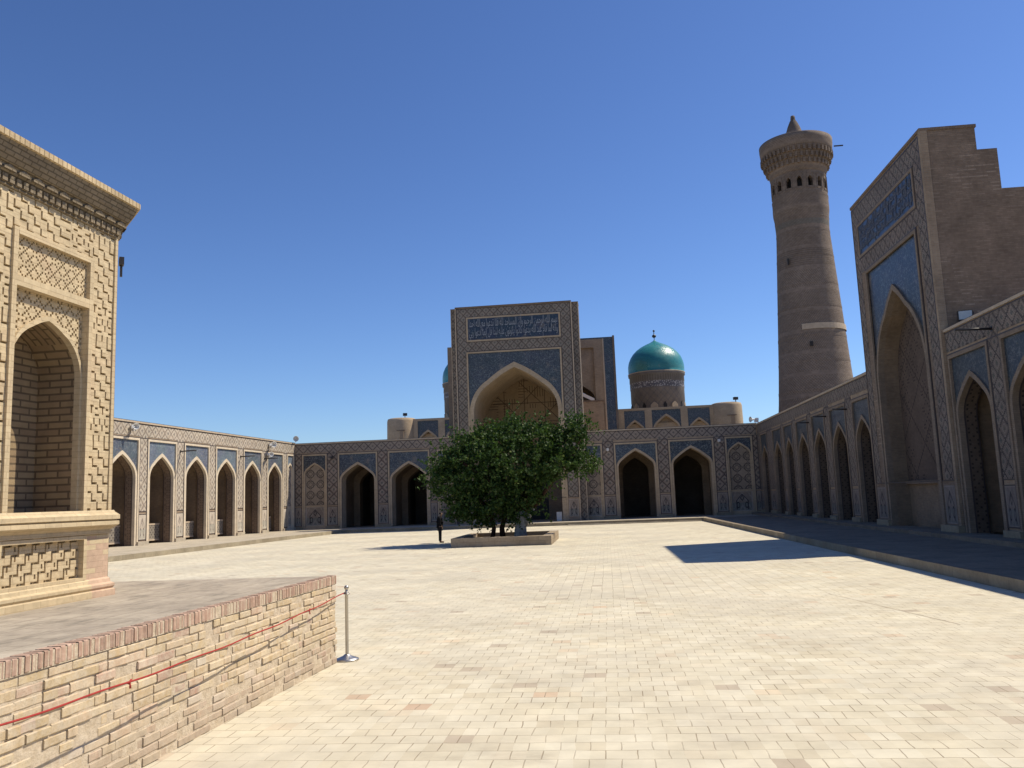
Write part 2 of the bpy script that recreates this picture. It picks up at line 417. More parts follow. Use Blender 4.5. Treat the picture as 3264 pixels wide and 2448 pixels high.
def m_minaret():
    s = Sh('minaret_relief_brick', .92, .2); x, y, z = s.sep(s.co())
    ang = s.m('ARCTAN2', y, x)
    b = (z/2.35).fl(); k = s.wn(s.comb(b, 2.))
    zz = (z/2.35).fr()
    gap = zz.lt(.17)
    A = ang*13.; Z = z*3.2
    p1 = (A+Z).fr().lt(.4)*(Z-A).fr().lt(.6); p2 = (A*1.6).fr().lt(.35) + (Z*1.4).fr().lt(.3); p3 = ((A*1.5+Z*.8).fr()-.5).ab().lt(.18)
    hole = p1*k.lt(.4) + p2*k.gt(.7)*.7 + p3*k.gt(.4)*k.lt(.7)
    hole = hole.mn(1.)*(1-gap)
    row = (z/.18).fr().lt(.3)
    rp_ = s.wn(s.comb((z/.18).fl(), (ang*9.).fl()))
    col = s.mix(s.noise(scale=.5, det=4.), (.295,.235,.185), (.24,.19,.15))
    col = s.mix(gap*.25, col, (.27,.21,.17))
    col = s.mix(hole*.55, col, (.105,.076,.06)); col = s.mix(rp_*.3, col, (.13,.095,.075))
    turq = z.gt(31.0)*z.lt(31.6); col = s.mix(turq*.3, col, (.13,.17,.16))
    s.bump((1-hole) + (1-row)*.12, .7, .07)
    return s.out(weather(s, col, .8, .4))
M['minaret'] = m_minaret()
def m_dome():
    s = Sh('turquoise_dome_glaze', .28, .6); x, y, z = s.sep(s.co()); ang = s.m('ARCTAN2', y, x)
    c, f = s.brick(s.comb(ang*3.6, z), .35, .14, .006); r = s.sep(c.x)[0]
    n = s.noise(scale=.6, det=5., rough=.65)
    col = s.mix(r*.35+s.rng(n, .3, .7)*.6, (.022,.20,.20), (.05,.27,.26)); col = s.mix(f*.7, col, (.02,.08,.09)); hh = s.wn(s.comb((ang*3.6/.35).fl(), (z/.14).fl())); col = s.mix(hh*.35, col, (.02,.13,.14))
    col = s.mix(s.rng(s.noise(scale=2.4, det=5.), .62, .74)*.5, col, (.28,.26,.2))
    s.bump((1-f)*.4+s.noise(scale=1.2, det=2.), .22, .05); return s.out(col, s.rng(n, .3, .7, .2, .45))
M['dome'] = m_dome()
def m_drum():
    s = Sh('dome_drum_tile', .7, .3); x, y, z = s.sep(s.co()); ang = s.m('ARCTAN2', y, x)*3.6
    q = s.wn(s.comb((ang/.13).fl(), (z/.13).fl()))
    col = s.mix(s.noise(scale=1.), (.235,.20,.165), (.19,.165,.145))
    ins = z.gt(4.35)*z.lt(5.15); col = s.mix(ins*(q*.6+.4), col, (.10,.11,.18)); col = s.mix(z.gt(4.2)*.35, col, (.10,.115,.13)); col = s.mix(ins*q.gt(.7), col, (.4,.4,.42))
    fl = z.gt(5.25)*z.lt(6.)*((ang/.34).fr().lt(.5)); col = s.mix(fl*.7, col, (.12,.11,.10)); dd = ((ang*1.1+z).fr()-.5).ab().lt(.12) + ((ang*1.1-z).fr()-.5).ab().lt(.12); col = s.mix(dd*z.lt(4.2)*.35, col, (.12,.12,.13))
    lo = z.gt(.2)*z.lt(4.2)*(((z/.14).fr()).lt(.35)); col = s.mix(lo*.35, col, (.16,.14,.13))
    s.bump(q, .2, .03); return s.out(weather(s, col, .75))
M['drum'] = m_drum()
def m_leaf():
    s = Sh('mulberry_leaf', .62, .18)
    n = s.N.new('ShaderNodeAttribute'); n.attribute_name = 'bc'; f = V(s, n.outputs['Fac'])
    col = s.ramp(f, [(0,(.020,.045,.012)),(.5,(.036,.076,.018)),(.85,(.058,.105,.025)),(1,(.12,.15,.045))])
    s.out(col)
    tr = s.N.new('ShaderNodeBsdfTranslucent'); s.put(tr.inputs[0], s.mix(.6, col, (.09,.17,.02)))
    mx = s.N.new('ShaderNodeMixShader'); mx.inputs[0].default_value = .22
    s.L.new(s.b.outputs[0], mx.inputs[1]); s.L.new(tr.outputs[0], mx.inputs[2])
    s.L.new(mx.outputs[0], s.N['Material Output'].inputs['Surface']); return s.mat
M['leaf'] = m_leaf()
M['bark'] = plain('dark_bark', (.06,.035,.025), .95, .1, .6, 6.)
M['white_trunk'] = plain('whitewashed_bark', (.42,.42,.40), .9, .1, .45, 5.)
def m_metal(name, c, rough):
    s = Sh(name, rough, .5); s.b.inputs['Metallic'].default_value = 1.
    return s.out(weather(s, c, .8, 6.))
M['steel'] = m_metal('brushed_steel', (.50,.48,.45), .38)
M['iron'] = plain('dark_iron', (.035,.03,.03), .5, .5, .8, 5.)
M['white'] = plain('white_painted_metal', (.72,.70,.66), .5, .4, .85, 5.)
M['red'] = plain('red_rope', (.36,.045,.04), .9, .2, .8, 20.)
M['cloth'] = plain('black_cloth', (.012,.012,.014), .95, .1, .8, 9.)
M['trouser'] = plain('dark_navy_trousers', (.016,.017,.022), .95, .1, .8, 9.)
M['skin'] = plain('skin', (.36,.22,.15), .6, .3, .9, 9.)
M['hair'] = plain('black_hair', (.012,.010,.010), .7, .3, .8, 9.)
M['glass'] = plain('lamp_glass', (.42,.46,.47), .15, .6, .9, 4.)
M['lattice'] = m_dots('pierced_lattice', (.30,.26,.21), (.035,.03,.03), .30, .075)
M['dowindow'] = plain('dark_window', (.03,.027,.025), .6, .3, .8, 3.)

# ------------------------------------------------------------------ arches
def arch_profile(cx, w, z0, zs, h, th=56., n=12):
    """left floor -> apex -> right floor of a pointed arch, half width w, rise h above the springing zs"""
    t = math.radians(th)
    r = (h*math.sin(t) - w*math.cos(t))/(1-math.cos(t)); r = max(.2*w, min(r, w*1.15))
    pts = []
    for i in range(n+1):
        a = t*i/n; pts.append((w - r + r*math.cos(a), r*math.sin(a)))
    p = pts[-1]; L = math.hypot(p[0], h-p[1]); nx, nz = (h-p[1])/L, p[0]/L
    for i in range(1, n+1):
        k = i/n; b = math.sin(PI*k)*.035*L
        pts.append((p[0]*(1-k)+nx*b, p[1]+(h-p[1])*k+nz*b))
    pts[-1] = (0., h)
    right = [(cx+w, z0)] + [(cx+x, zs+z) for x, z in pts]
    left = [(cx-w, z0)] + [(cx-x, zs+z) for x, z in pts]
    return left + right[::-1][1:]

def spandrel(mb, x0, x1, ztop, prof, y, zs, m=0):
    p = [q for q in prof if q[1] >= zs-1e-6]
    for a, b in zip(p[:-1], p[1:]):
        mb.face([(a[0],y,a[1]),(b[0],y,b[1]),(b[0],y,ztop),(a[0],y,ztop)], m)
    if p[0][0]-x0 > .005: mb.face([(x0,y,zs),(p[0][0],y,zs),(p[0][0],y,ztop),(x0,y,ztop)], m)
    if x1-p[-1][0] > .005: mb.face([(p[-1][0],y,zs),(x1,y,zs),(x1,y,ztop),(p[-1][0],y,ztop)], m)

def arch_trim(mb, po, pi, yf, yb, m=0):
    P = lambda pr, y: [(x, y, z) for x, z in pr]
    mb.strip(P(pi, yf), P(po, yf), m); mb.strip(P(po, yf), P(po, yb), m); mb.strip(P(pi, yb), P(pi, yf), m)

def tunnel(mb, pr, y0, y1, m=0, back=None):
    mb.strip([(x,y0,z) for x,z in pr], [(x,y1,z) for x,z in pr], m)
    if back is not None: backwall(mb, pr, y1, back)
def backwall(mb, pr, y, m=0):
    z0 = pr[0][1]; n = len(pr)//2
    for i in range(n):
        a, b = pr[i], pr[i+1]; c, d = pr[-1-i], pr[-2-i]
        if abs(b[1]-a[1]) < 1e-6 and abs(b[0]-a[0]) < 1e-6: continue
        if i == n-1 and abs(b[0]-d[0]) < 1e-6: mb.face([(a[0],y,a[1]),(c[0],y,c[1]),(b[0],y,b[1])], m)
        else: mb.face([(a[0],y,a[1]),(c[0],y,c[1]),(d[0],y,d[1]),(b[0],y,b[1])], m)
def ring_face(mb, po, pi, y, m=0):
    mb.strip([(x,y,z) for x,z in pi], [(x,y,z) for x,z in po], m)

def border(mb, x0, x1, z0, z1, w, yf, yb, m=0, bottom=True):
    mb.box(x0, x0+w, yf, yb, z0, z1, m); mb.box(x1-w, x1, yf, yb, z0, z1, m)
    mb.box(x0+w, x1-w, yf, yb, z1-w, z1, m)
    if bottom: mb.box(x0+w, x1-w, yf, yb, z0, z0+w, m)

def arcade(root, L, z0, ztop, bays, st, s0=0., cap=True, roof=True, zd=2.2, thick=.9, depth=4.2):
    """bays: (x0, x1, kind, zframe, apex, balustrade) in metres along the wall"""
    mb = MB(); x = s0
    edges = [(s0, s0)] + [(b[0], b[1]) for b in bays] + [(L, L)]
    zf0 = max(b[3] for b in bays)
    for (a0, a1), (b0, b1) in zip(edges[:-1], edges[1:]):
        if b0 - a1 > .01: mb.box(a1, b0, 0, thick, z0-.2, zf0)
    for b in bays:
        if b[3] < zf0-.001: mb.box(b[0], b[1], 0, thick, b[3], zf0)
    mb.box(s0, L, 0, thick, zf0, ztop-.13)
    if roof:
        mb.box(s0, L, thick, 9., ztop-.75, ztop-.55); mb.box(s0, L, 9., 9.6, z0-.3, ztop-.6)
    mb.build('wall', M['brick'], root)
    if cap:
        c = MB(); c.box(s0, L, -.06, thick+.1, ztop-.13, ztop-.03, 0); c.box(s0, L, -.03, thick+.05, ztop-.03, ztop, 1)
        c.build('coping', [M['frame'], M['dark']], root)
    pl = MB()
    for (a0, a1), (b0, b1) in zip(edges[:-1], edges[1:]):
        if b0-a1 > .2: pl.box(a1-.12, b0+.12, -.13, .02, z0-.2, z0+.22)
    pl.build('plinth', M[st['stone']], root)
    # diamond tiles: the band over the arches and one panel on every pier
    bt = MB(); bt.box(s0+.05, L-.05, -.014, .01, zf0+.13, ztop-.2)
    bt.build('tile_band', M[st['dia']], root)
    ln = MB(); ln.box(s0+.05, L-.05, -.022, .01, ztop-.2, ztop-.155)
    for (a0, a1), (b0, b1) in zip(edges[:-1], edges[1:]):
        w = b0-a1
        if w < .3: continue
        i0, i1 = a1+.07, b0-.07
        p = MB(); p.box(i0, i1, -.014, .01, zd+.1, zf0+.13); p.build('tile_panel', M[st['dia']], root)
        border(ln, i0-.04, i1+.04, zd+.06, zf0+.05, .04, -.024, .01, 0); 
        d = MB(); d.face([(i0,-.016,z0+.34),(i1,-.016,z0+.34),(i1,-.016,zd-.12),(i0,-.016,zd-.12)], 0, [(0,0),(1,0),(1,1),(0,1)])
        d.build('dado_panel', M[st['dado']], root)
        border(ln, i0-.04, i1+.04, z0+.30, zd-.08, .04, -.026, .0, 0)
    ln.build('dark_border', M['dark'], root)
    for b in bays:
        x0, x1, kind, zf, apex = b[:5]
        fr = MB(); w = .13
        fr.box(x0, x0+w, -.04, .1, z0, zf); fr.box(x1-w, x1, -.04, .1, z0, zf); fr.box(x0+w, x1-w, -.04, .1, zf-w, zf)
        fr.box(x0-.045, x0, -.028, .05, z0+.2, zf+.05, 1); fr.box(x1, x1+.045, -.028, .05, z0+.2, zf+.05, 1)
        fr.box(x0, x1, -.028, .05, zf, zf+.05, 1)
        fr.build('frame', [M[st['frame']], M['dark']], root)
        cx = (x0+x1)/2; wo = (x1-x0)/2-w-.01; rise = min(1.62, wo*1.08)
        zs = apex-rise; tw = .17 if kind != 'niche' else .12
        po = arch_profile(cx, wo, z0, zs, rise); pi = arch_profile(cx, wo-tw, z0, zs, rise-tw*1.25)
        sp = MB(); spandrel(sp, x0+w, x1-w, zf-w, po, .05, zs); sp.build('spandrel', M[st['blue']], root)
        tr = MB(); arch_trim(tr, po, pi, .005, .2); tr.build('arch_trim', M[st['frame']], root)
        if kind == 'niche':
            bk = MB(); backwall(bk, arch_profile(cx, wo-tw, zd+.08, zs, rise-tw*1.25), .14); bk.build('niche_panel', M[st['geo']], root)
            e = MB(); e.box(cx-wo+tw, cx+wo-tw, .08, .16, zd-.06, zd+.08); e.box(cx-wo+tw, cx+wo-tw, .10, .16, z0-.1, z0+.3)
            e.build('sill', M[st['frame']], root)
            d = MB(); d.face([(cx-wo+tw,.13,z0+.3),(cx+wo-tw,.13,z0+.3),(cx+wo-tw,.13,zd-.06),(cx-wo+tw,.13,zd-.06)], 0, [(0,0),(1,0),(1,1),(0,1)])
            d.build('dado_panel', M[st['dado']], root)
        else:
            jd = st.get('jamb', 1.05)
            g = MB(); g.strip([(x,.2,z) for x,z in pi], [(x,.26,z) for x,z in pi]); g.strip([(x,jd,z) for x,z in pi], [(x,jd+.05,z) for x,z in pi]); g.build('dark_border', M['dark'], root)
            pj = MB(); tunnel(pj, pi, .26, jd); pj.build('jamb', M[st['jambm']], root)
            off = .22; p2 = arch_profile(cx, wo-tw+off, z0, zs, rise-tw*1.25+off*.9)
            vt = MB(); ring_face(vt, p2, pi, jd+.05, 0); tunnel(vt, p2, jd+.05, depth, 0)
            # a second arch deep inside, then the gallery
            if st.get('deep'):
                p3 = arch_profile(cx, wo-tw-.35, z0, zs-.3, rise-tw*1.25-.1); ring_face(vt, p2, p3, depth, 0); tunnel(vt, p3, depth, depth+.9, 0)
                p4 = arch_profile(cx, wo-tw, z0, zs, rise-tw); ring_face(vt, p4, p3, depth+.9, 0)
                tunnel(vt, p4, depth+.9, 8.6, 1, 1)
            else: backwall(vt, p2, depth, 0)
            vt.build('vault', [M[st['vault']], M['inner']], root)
            if len(b) > 5 and b[5]:
                bl = MB(); yb = .95; W = wo-tw
                bl.box(cx-W, cx+W, yb, yb+.08, z0+.16, z0+.26, 1); bl.box(cx-W, cx+W, yb, yb+.08, z0+1.15, z0+1.25, 1)
                bl.box(cx-W, cx+W, yb+.02, yb+.06, z0+.26, z0+1.15, 0)
                bl.build('balustrade', [M['lattice'], M['frame']], root)

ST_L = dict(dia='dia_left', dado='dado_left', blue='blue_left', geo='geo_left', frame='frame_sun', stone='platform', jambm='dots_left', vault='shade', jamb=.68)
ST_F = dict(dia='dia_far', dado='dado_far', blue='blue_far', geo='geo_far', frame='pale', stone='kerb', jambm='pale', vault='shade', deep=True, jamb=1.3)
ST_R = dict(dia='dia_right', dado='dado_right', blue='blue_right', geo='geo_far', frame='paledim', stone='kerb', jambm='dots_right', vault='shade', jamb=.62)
Z0 = .25

# ------------------------------------------------------------------ ground, platforms
g = MB(); g.face([(-900,-700,-.02),(900,-700,-.02),(900,1500,-.02),(-900,1500,-.02)]); g.build('ground', M['ground'], kind='structure')
g = MB(); g.face([(-40,-25,0),(25,-25,0),(25,80,0),(-40,80,0)]); g.build('courtyard_paving', M['pave'], kind='structure')

def lx(y): return -31.2209+.0583*y
def klx(y): return -25.2617+.0583*y
def krx(y): return 8.31-.0176*y
def rx(y): return 12.83-.0054*y
def ry(y):
    """distance along the courtyard of a feature on the right wall"""
    q = (14.5607-.0176*y)/y; return 12.83/(q+.0054)
KF = 66.5
def slab(name, poly, z, edge_idx, mats=('platform', 'kerb'), kz=0.):
    mb = MB(); mb.face([(x,y,z) for x,y in poly], 0)
    n = len(poly)
    for i in range(n):
        a, b = poly[i], poly[(i+1) % n]
        mb.face([(a[0],a[1],kz-.05),(b[0],b[1],kz-.05),(b[0],b[1],z),(a[0],a[1],z)], 1)
    return mb.build(name, [M[mats[0]], M[mats[1]]], kind='structure')
slab('gallery_walkway', [(klx(10),10),(klx(KF),KF),(lx(KF)-8,KF),(lx(10)-8,10)], Z0, None)
slab('gallery_walkway', [(-45,KF),(krx(KF),KF),(30,KF),(30,86),(-45,86)], Z0, None)
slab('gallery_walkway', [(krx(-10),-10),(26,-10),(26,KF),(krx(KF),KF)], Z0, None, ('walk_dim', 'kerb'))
jt = MB(); jt.face([(4.45,18.6,.004),(4.462,18.6,.004),(5.37,14.2,.004),(5.352,14.2,.004)]); jt.build('paving_joint', M['mortar'], kind='structure')
# a low worn step lies against the far kerb
st = MB(); st.box(-3.2, 7.2, KF-.45, KF+.0, -.02, .07); st.build('kerb_step', M['platform'], kind='structure')

# ------------------------------------------------------------------ left arcade (sunlit)
yl0 = 29.
aL = math.atan2(1., .0583)
left = empty('arcade_wall', (lx(yl0), yl0, 0), aL, 'sunlit tiled arcade of pointed arches along the left side of the courtyard', 'arcade')
SL = lambda y: (y-yl0)*1.0017
bl = []
for a, b, k in [(33.25,36.45,1),(37.35,40.5,1),(41.35,44.6,1),(45.45,48.69,1),(49.55,52.78,1),(53.67,56.89,1),(57.77,60.95,1),(61.87,64.98,0),(65.85,68.87,1)]:
    bl.append((SL(a), SL(b), 'arch', 6.74, 5.92, k))
bl.append((SL(69.6), SL(71.0), 'niche', 6.74, 5.98))
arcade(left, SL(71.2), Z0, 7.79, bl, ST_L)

# ------------------------------------------------------------------ far wall and main portal
A0 = Vector((-27.07, 71.2, 0)); B0 = Vector((12.45, 70.9, 0)); aF = math.atan2(B0.y-A0.y, B0.x-A0.x); LF = (B0-A0).length
FW = lambda s, y=0., z=0.: A0 + Vector((math.cos(aF)*s - math.sin(aF)*y, math.sin(aF)*s + math.cos(aF)*y, z))
fl = empty('arcade_wall', A0, aF, 'shaded arcade wall left of the tall central portal, with two open arches and a blind niche', 'arcade')
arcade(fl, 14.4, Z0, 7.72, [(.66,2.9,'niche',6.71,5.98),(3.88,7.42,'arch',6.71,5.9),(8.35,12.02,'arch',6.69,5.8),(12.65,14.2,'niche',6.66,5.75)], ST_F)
fr = empty('arcade_wall', A0, aF, 'shaded arcade wall right of the tall central portal, with two nearly black arches', 'arcade')
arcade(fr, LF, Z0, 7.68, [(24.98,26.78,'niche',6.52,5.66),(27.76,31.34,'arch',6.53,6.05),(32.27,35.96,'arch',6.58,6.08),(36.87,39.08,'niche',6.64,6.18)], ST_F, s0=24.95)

# Arabic script, joined letter by letter from presentation forms
AR = {'ا':('\uFE8D','\uFE8E',None,None),'أ':('\uFE83','\uFE84',None,None),'ب':('\uFE8F','\uFE90','\uFE91','\uFE92'),'ت':('\uFE95','\uFE96','\uFE97','\uFE98'),
'ج':('\uFE9D','\uFE9E','\uFE9F','\uFEA0'),'ح':('\uFEA1','\uFEA2','\uFEA3','\uFEA4'),'د':('\uFEA9','\uFEAA',None,None),'ر':('\uFEAD','\uFEAE',None,None),
'س':('\uFEB1','\uFEB2','\uFEB3','\uFEB4'),'ع':('\uFEC9','\uFECA','\uFECB','\uFECC'),'ف':('\uFED1','\uFED2','\uFED3','\uFED4'),'ل':('\uFEDD','\uFEDE','\uFEDF','\uFEE0'),
'م':('\uFEE1','\uFEE2','\uFEE3','\uFEE4'),'ن':('\uFEE5','\uFEE6','\uFEE7','\uFEE8'),'ه':('\uFEE9','\uFEEA','\uFEEB','\uFEEC'),'و':('\uFEED','\uFEEE',None,None),
'ي':('\uFEF1','\uFEF2','\uFEF3','\uFEF4'),'ق':('\uFED5','\uFED6','\uFED7','\uFED8'),'ك':('\uFED9','\uFEDA','\uFEDB','\uFEDC'),'إ':('\uFE87','\uFE88',None,None),'ئ':('\uFE89','\uFE8A','\uFE8B','\uFE8C'),'ز':('\uFEAF','\uFEB0',None,None)}
def shape(t):
    o = ''
    for w in t.split(' '):
        for i, c in enumerate(w):
            f = AR.get(c)
            if not f: continue
            prev = i > 0 and AR.get(w[i-1], (0,)*4)[2] is not None; nxt = i < len(w)-1 and f[2] is not None
            o += f[3] if prev and nxt else f[1] if prev else f[2] if nxt else f[0]
        o += ' '
    return o[::-1]
def script_lines(lines, x0, x1, z0, z1, y, root, stretch=1.6):
    """raised lettering; every line is fitted to the width of the panel"""
    bmall = bmesh.new(); H = (z1-z0)/len(lines)
    dg = None
    for k, t in enumerate(lines):
        cu = bpy.data.curves.new('t', 'FONT'); cu.body = shape(t); cu.size = 1.; cu.extrude = .02; cu.resolution_u = 2
        ob = bpy.data.objects.new('t', cu); C.objects.link(ob); bpy.context.view_layer.update()
        me = ob.to_mesh(); xs = [v.co.x for v in me.vertices]; ys = [v.co.y for v in me.vertices]
        if xs:
            sx = (x1-x0)/(max(xs)-min(xs)); sz = H*stretch/(max(ys)-min(ys)); zc = z1 - H*(k+.5)
            my = (max(ys)+min(ys))/2; mnx = min(xs)
            base = len(bmall.verts); vs = [bmall.verts.new((x0+(v.co.x-mnx)*sx, y-v.co.z*.6, zc+(v.co.y-my)*sz)) for v in me.vertices]
            for p in me.polygons:
                try: bmall.faces.new([vs[i] for i in p.vertices])
                except ValueError: pass
        ob.to_mesh_clear(); bpy.data.objects.remove(ob); bpy.data.curves.remove(cu)
    me = bpy.data.meshes.new('inscription'); bmall.to_mesh(me); bmall.free(); me.materials.append(M['script'])
    o = bpy.data.objects.new('inscription', me); C.objects.link(o); o.parent = root
    return o
TXT = ['بسم الله الرحمن الرحيم وأن المساجد لله فلا تدعوا مع الله أحدا', 'وأنه لما قام عبد الله يدعوه كادوا يكونون عليه لبدا قل إنما أدعوا ربي']
TXT2 = ['وأن المساجد لله فلا تدعوا مع الله أحدا بسم الله الرحمن الرحيم وأنه لما', 'بسم الله الرحمن الرحيم إن الله وملائكته يدعوه كادوا يكونون عليه لبدا', 'قل إنما أدعوا ربي وأن المساجد لله فلا تدعوا مع الله أحدا وأنه لما قام']

mp = empty('entrance_portal', A0, aF, 'tall central portal with inscription band and deep pointed niche behind the tree', 'portal')
x0, x1, zt, yf = 14.79, 24.79, 18.75, -1.
cx = (x0+x1)/2-.05; zs = 9.5; wo = 3.92; apex = 13.75; wi = wo-.34
po = arch_profile(cx, wo, Z0, zs, apex-zs, 58); pi = arch_profile(cx, wi, Z0, zs, apex-zs-.45, 58)
fx0, fx1, fz = cx-wo-.12, cx+wo+.12, 14.72
b = MB(); b.box(x0, fx0, yf, .6, Z0-.2, zt-.1); b.box(fx1, x1, yf, .6, Z0-.2, zt-.1); b.box(fx0, fx1, yf, .6, fz, zt-.1)
b.box(x0+.5, x1-.6, 6.9, 7.6, Z0, 16.); b.box(x0+.5, x1-.6, .6, 7.6, 15.4, 16.); b.box(x0+.5, x0+.7, .6, 7.6, Z0, 15.4); b.box(x1-.8, x1-.6, .6, 7.6, Z0, 15.4)
b.build('wall', M['brick'], mp)
for q in ((x0-.45, x0-.002), (x1+.002, x1+.58)):
    w = MB(); w.box(q[0], q[1], yf+.35, .9, Z0-.2, zt-.13); w.build('side_pier', M['dia_portal'], mp)
for q in ((x0-.47, x0-.42, yf+.3, yf+.4), (x1+.54, x1+.6, yf+.3, yf+.42), (x0-.03, x0+.05, yf-.05, yf+.03), (x1-.05, x1+.03, yf-.05, yf+.03)):
    w = MB(); w.box(*q, Z0, zt-.11); w.build('edge_strip', M['frame'], mp)  # pale edge mouldings; the bright lit corner line is put into their colour
c = MB(); c.box(x0-.02, x1+.02, yf-.06, .62, zt-.1, zt); c.box(x0-.47, x0-.03, yf+.3, .92, zt-.13, zt-.05); c.box(x1+.03, x1+.6, yf+.3, .92, zt-.13, zt-.05)
c.build('coping', M['brickdark'], mp)
t = MB(); yt = yf-.015
ix0, ix1, iz0, iz1 = 15.78, 23.78, 15.72, 17.76
for q in ((x0+.12, ix0-.1, 2.2, zt-.2), (ix1+.1, x1-.12, 2.2, zt-.2), (ix0-.1, ix1+.1, iz1+.1, zt-.2), (ix0-.1, ix1+.1, fz+.1, iz0-.1)):
    t.box(q[0], q[1], yt, yf+.05, q[2], q[3])
t.build('tile_panel', M['dia_portal'], mp)
ln = MB(); border(ln, x0+.08, x1-.08, 2.16, zt-.16, .045, yf-.03, yf+.02, 0); border(ln, ix0-.1, ix1+.1, iz0-.1, iz1+.1, .05, yf-.032, yf+.02); border(ln, ix0-.1, ix1+.1, Z0+2, fz+.12, .05, yf-.034, yf+.02, 0, False)
ln.build('dark_border', M['dark'], mp)
f = MB(); border(f, ix0-.05, ix1+.05, iz0-.05, iz1+.05, .14, yf-.05, yf+.02); border(f, fx0-.02, fx1+.02, Z0, fz+.06, .13, yf-.05, yf+.02, 0, False); f.build('frame', M['pale'], mp)
p = MB(); p.box(ix0+.09, ix1-.09, yf-.022, yf+.02, iz0+.09, iz1-.09); p.build('inscription_panel', M['navy'], mp)
script_lines(TXT, ix0+.2, ix1-.2, iz0+.3, iz1-.15, yf-.045, mp)
s_ = MB(); spandrel(s_, fx0+.11, fx1-.11, fz-.07, po, yf+.05, zs); s_.build('spandrel', M['blue_portal'], mp)
a_ = MB(); arch_trim(a_, po, pi, yf-.0, yf+.5); a_.build('arch_trim', M['pale'], mp)
v_ = MB(); tunnel(v_, pi, yf+.5, 6.4, 0); v_.build('vault', M['pale'], mp)
v_ = MB(); backwall(v_, arch_profile(cx, wi, 4.6, zs, apex-zs-.45, 58), 6.4); v_.build('niche_panel', M['kufic'], mp)
v_ = MB(); z9 = arch_profile(cx, 1.5, Z0, 3., 1.1); 
v_.box(cx-wi, cx-1.9, 6.3, 6.5, Z0, 4.6); v_.build('niche_wall', M['shade'], mp)
v_ = MB(); v_.box(cx+1.9, cx+wi, 6.3, 6.5, Z0, 4.6); v_.build('niche_wall', M['shade'], mp)
v_ = MB(); v_.box(cx-1.9, cx+1.9, 6.42, 6.5, Z0, 4.6); v_.build('door', M['dowindow'], mp)
for xa, xb in ((x0+.16, fx0-.08), (fx1+.08, x1-.12)):
    d = MB(); d.face([(xa,yf-.02,.6),(xb,yf-.02,.6),(xb,yf-.02,2.02),(xa,yf-.02,2.02)], 0, [(0,0),(1,0),(1,1),(0,1)]); d.build('dado_panel', M['dado_far'], mp)

# pale board leaning in the portal
bd = MB(); bd.box(-.22, .22, -.02, .02, 0, .75); bd.build('notice_board', M['white'], None, FW(23.0, -.6, Z0), aF, 'small pale board standing at the foot of the central portal', 'board')

# back of the outer gate rising behind the central portal
og = empty('outer_gate', (-7.3, 80., 0), 0, 'plain brown brick gate block rising behind the right edge of the central portal', 'gate')
hw = 7.6; zt = 17.15
b = MB(); b.box(hw-.95, hw, 0, 3.4, 0, zt); b.box(-hw, -hw+.95, 0, 3.4, 0, zt); b.box(-hw+.95, hw-.95, 0, 3.4, zt-.8, zt); b.box(-hw+.95,hw-.95,3.,3.4,0,zt-.8)
b.build('wall', M['brick'], og)
b = MB(); pa = arch_profile(0, hw-.98, 3., 11.2, 4.3, 58); spandrel(b, -hw+.95, hw-.95, zt-.8, pa, .3, 11.2); tunnel(b, pa, .3, 3.); b.build('spandrel', M['brick'], og)
b = MB(); b.box(hw-.1, hw+.03, -.05, 1.45, 0, zt+.02); b.build('edge_strip', M['frame'], og)  # added pale strip; its colour stands for the sunlit side of the gate
b = MB(); b.box(hw-3.6, hw-.25, -2.6, 0, 0, 10.8); b.build('lower_block', M['brick'], og)
b = MB(); b.box(hw-3.6, hw-.2, -2.65, -.0, 10.8, 10.95); b.build('ledge', M['brickdark'], og)
b = MB(); b.strip([(hw-3.8,-1.2,12.7),(hw-1.1,-1.2,11.3)],[(hw-3.8,-.5,13.0),(hw-1.1,-.5,11.3)]); b.strip([(hw-3.8,-1.2,12.4),(hw-1.1,-1.2,10.96)],[(hw-3.8,-1.2,12.7),(hw-1.1,-1.2,11.3)]); b.face([(hw-1.1,-1.2,10.96),(hw-1.1,-.5,10.96),(hw-1.1,-.5,11.3),(hw-1.1,-1.2,11.3)])
b.build('stair_ramp', M['white'], og)  # white finish puts the sunlight on the ramp into its colour

# ------------------------------------------------------------------ right arcade and side portal
aR = math.atan2(-1., .0054); YR = 70.9; OR = (rx(YR), YR, 0); SR = lambda y: YR-ry(y); Z1 = .40
kz = lambda z, k=.905: 2.2+(z-2.2)*k
ra = empty('arcade_wall', OR, aR, 'dim shaded arcade of seven narrow-looking arches below the minaret', 'arcade')
fr_ = [(74.2,71.3),(69.3,66.1),(65.3,62.4),(61.4,58.1),(57.1,53.9),(52.8,49.5),(48.3,44.95+.35)]
k_i = [.935,.93,.927,.922,.917,.913,.91]
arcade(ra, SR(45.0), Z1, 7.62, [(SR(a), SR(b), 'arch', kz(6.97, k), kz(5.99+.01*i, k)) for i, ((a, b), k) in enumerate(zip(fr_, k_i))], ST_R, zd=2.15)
rn = empty('arcade_wall', OR, aR, 'nearest shaded arcade at the right edge, beside the side portal', 'arcade')
SN = SR(35.4)
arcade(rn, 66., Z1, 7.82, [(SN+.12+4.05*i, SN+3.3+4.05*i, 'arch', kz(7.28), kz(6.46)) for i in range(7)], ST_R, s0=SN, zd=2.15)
wst = MB(); wst.box(-.0, 66., -.9, .5, .1, Z1); wst.build('wall_step', M['walk_dim'], None, OR, aR, kind='structure')

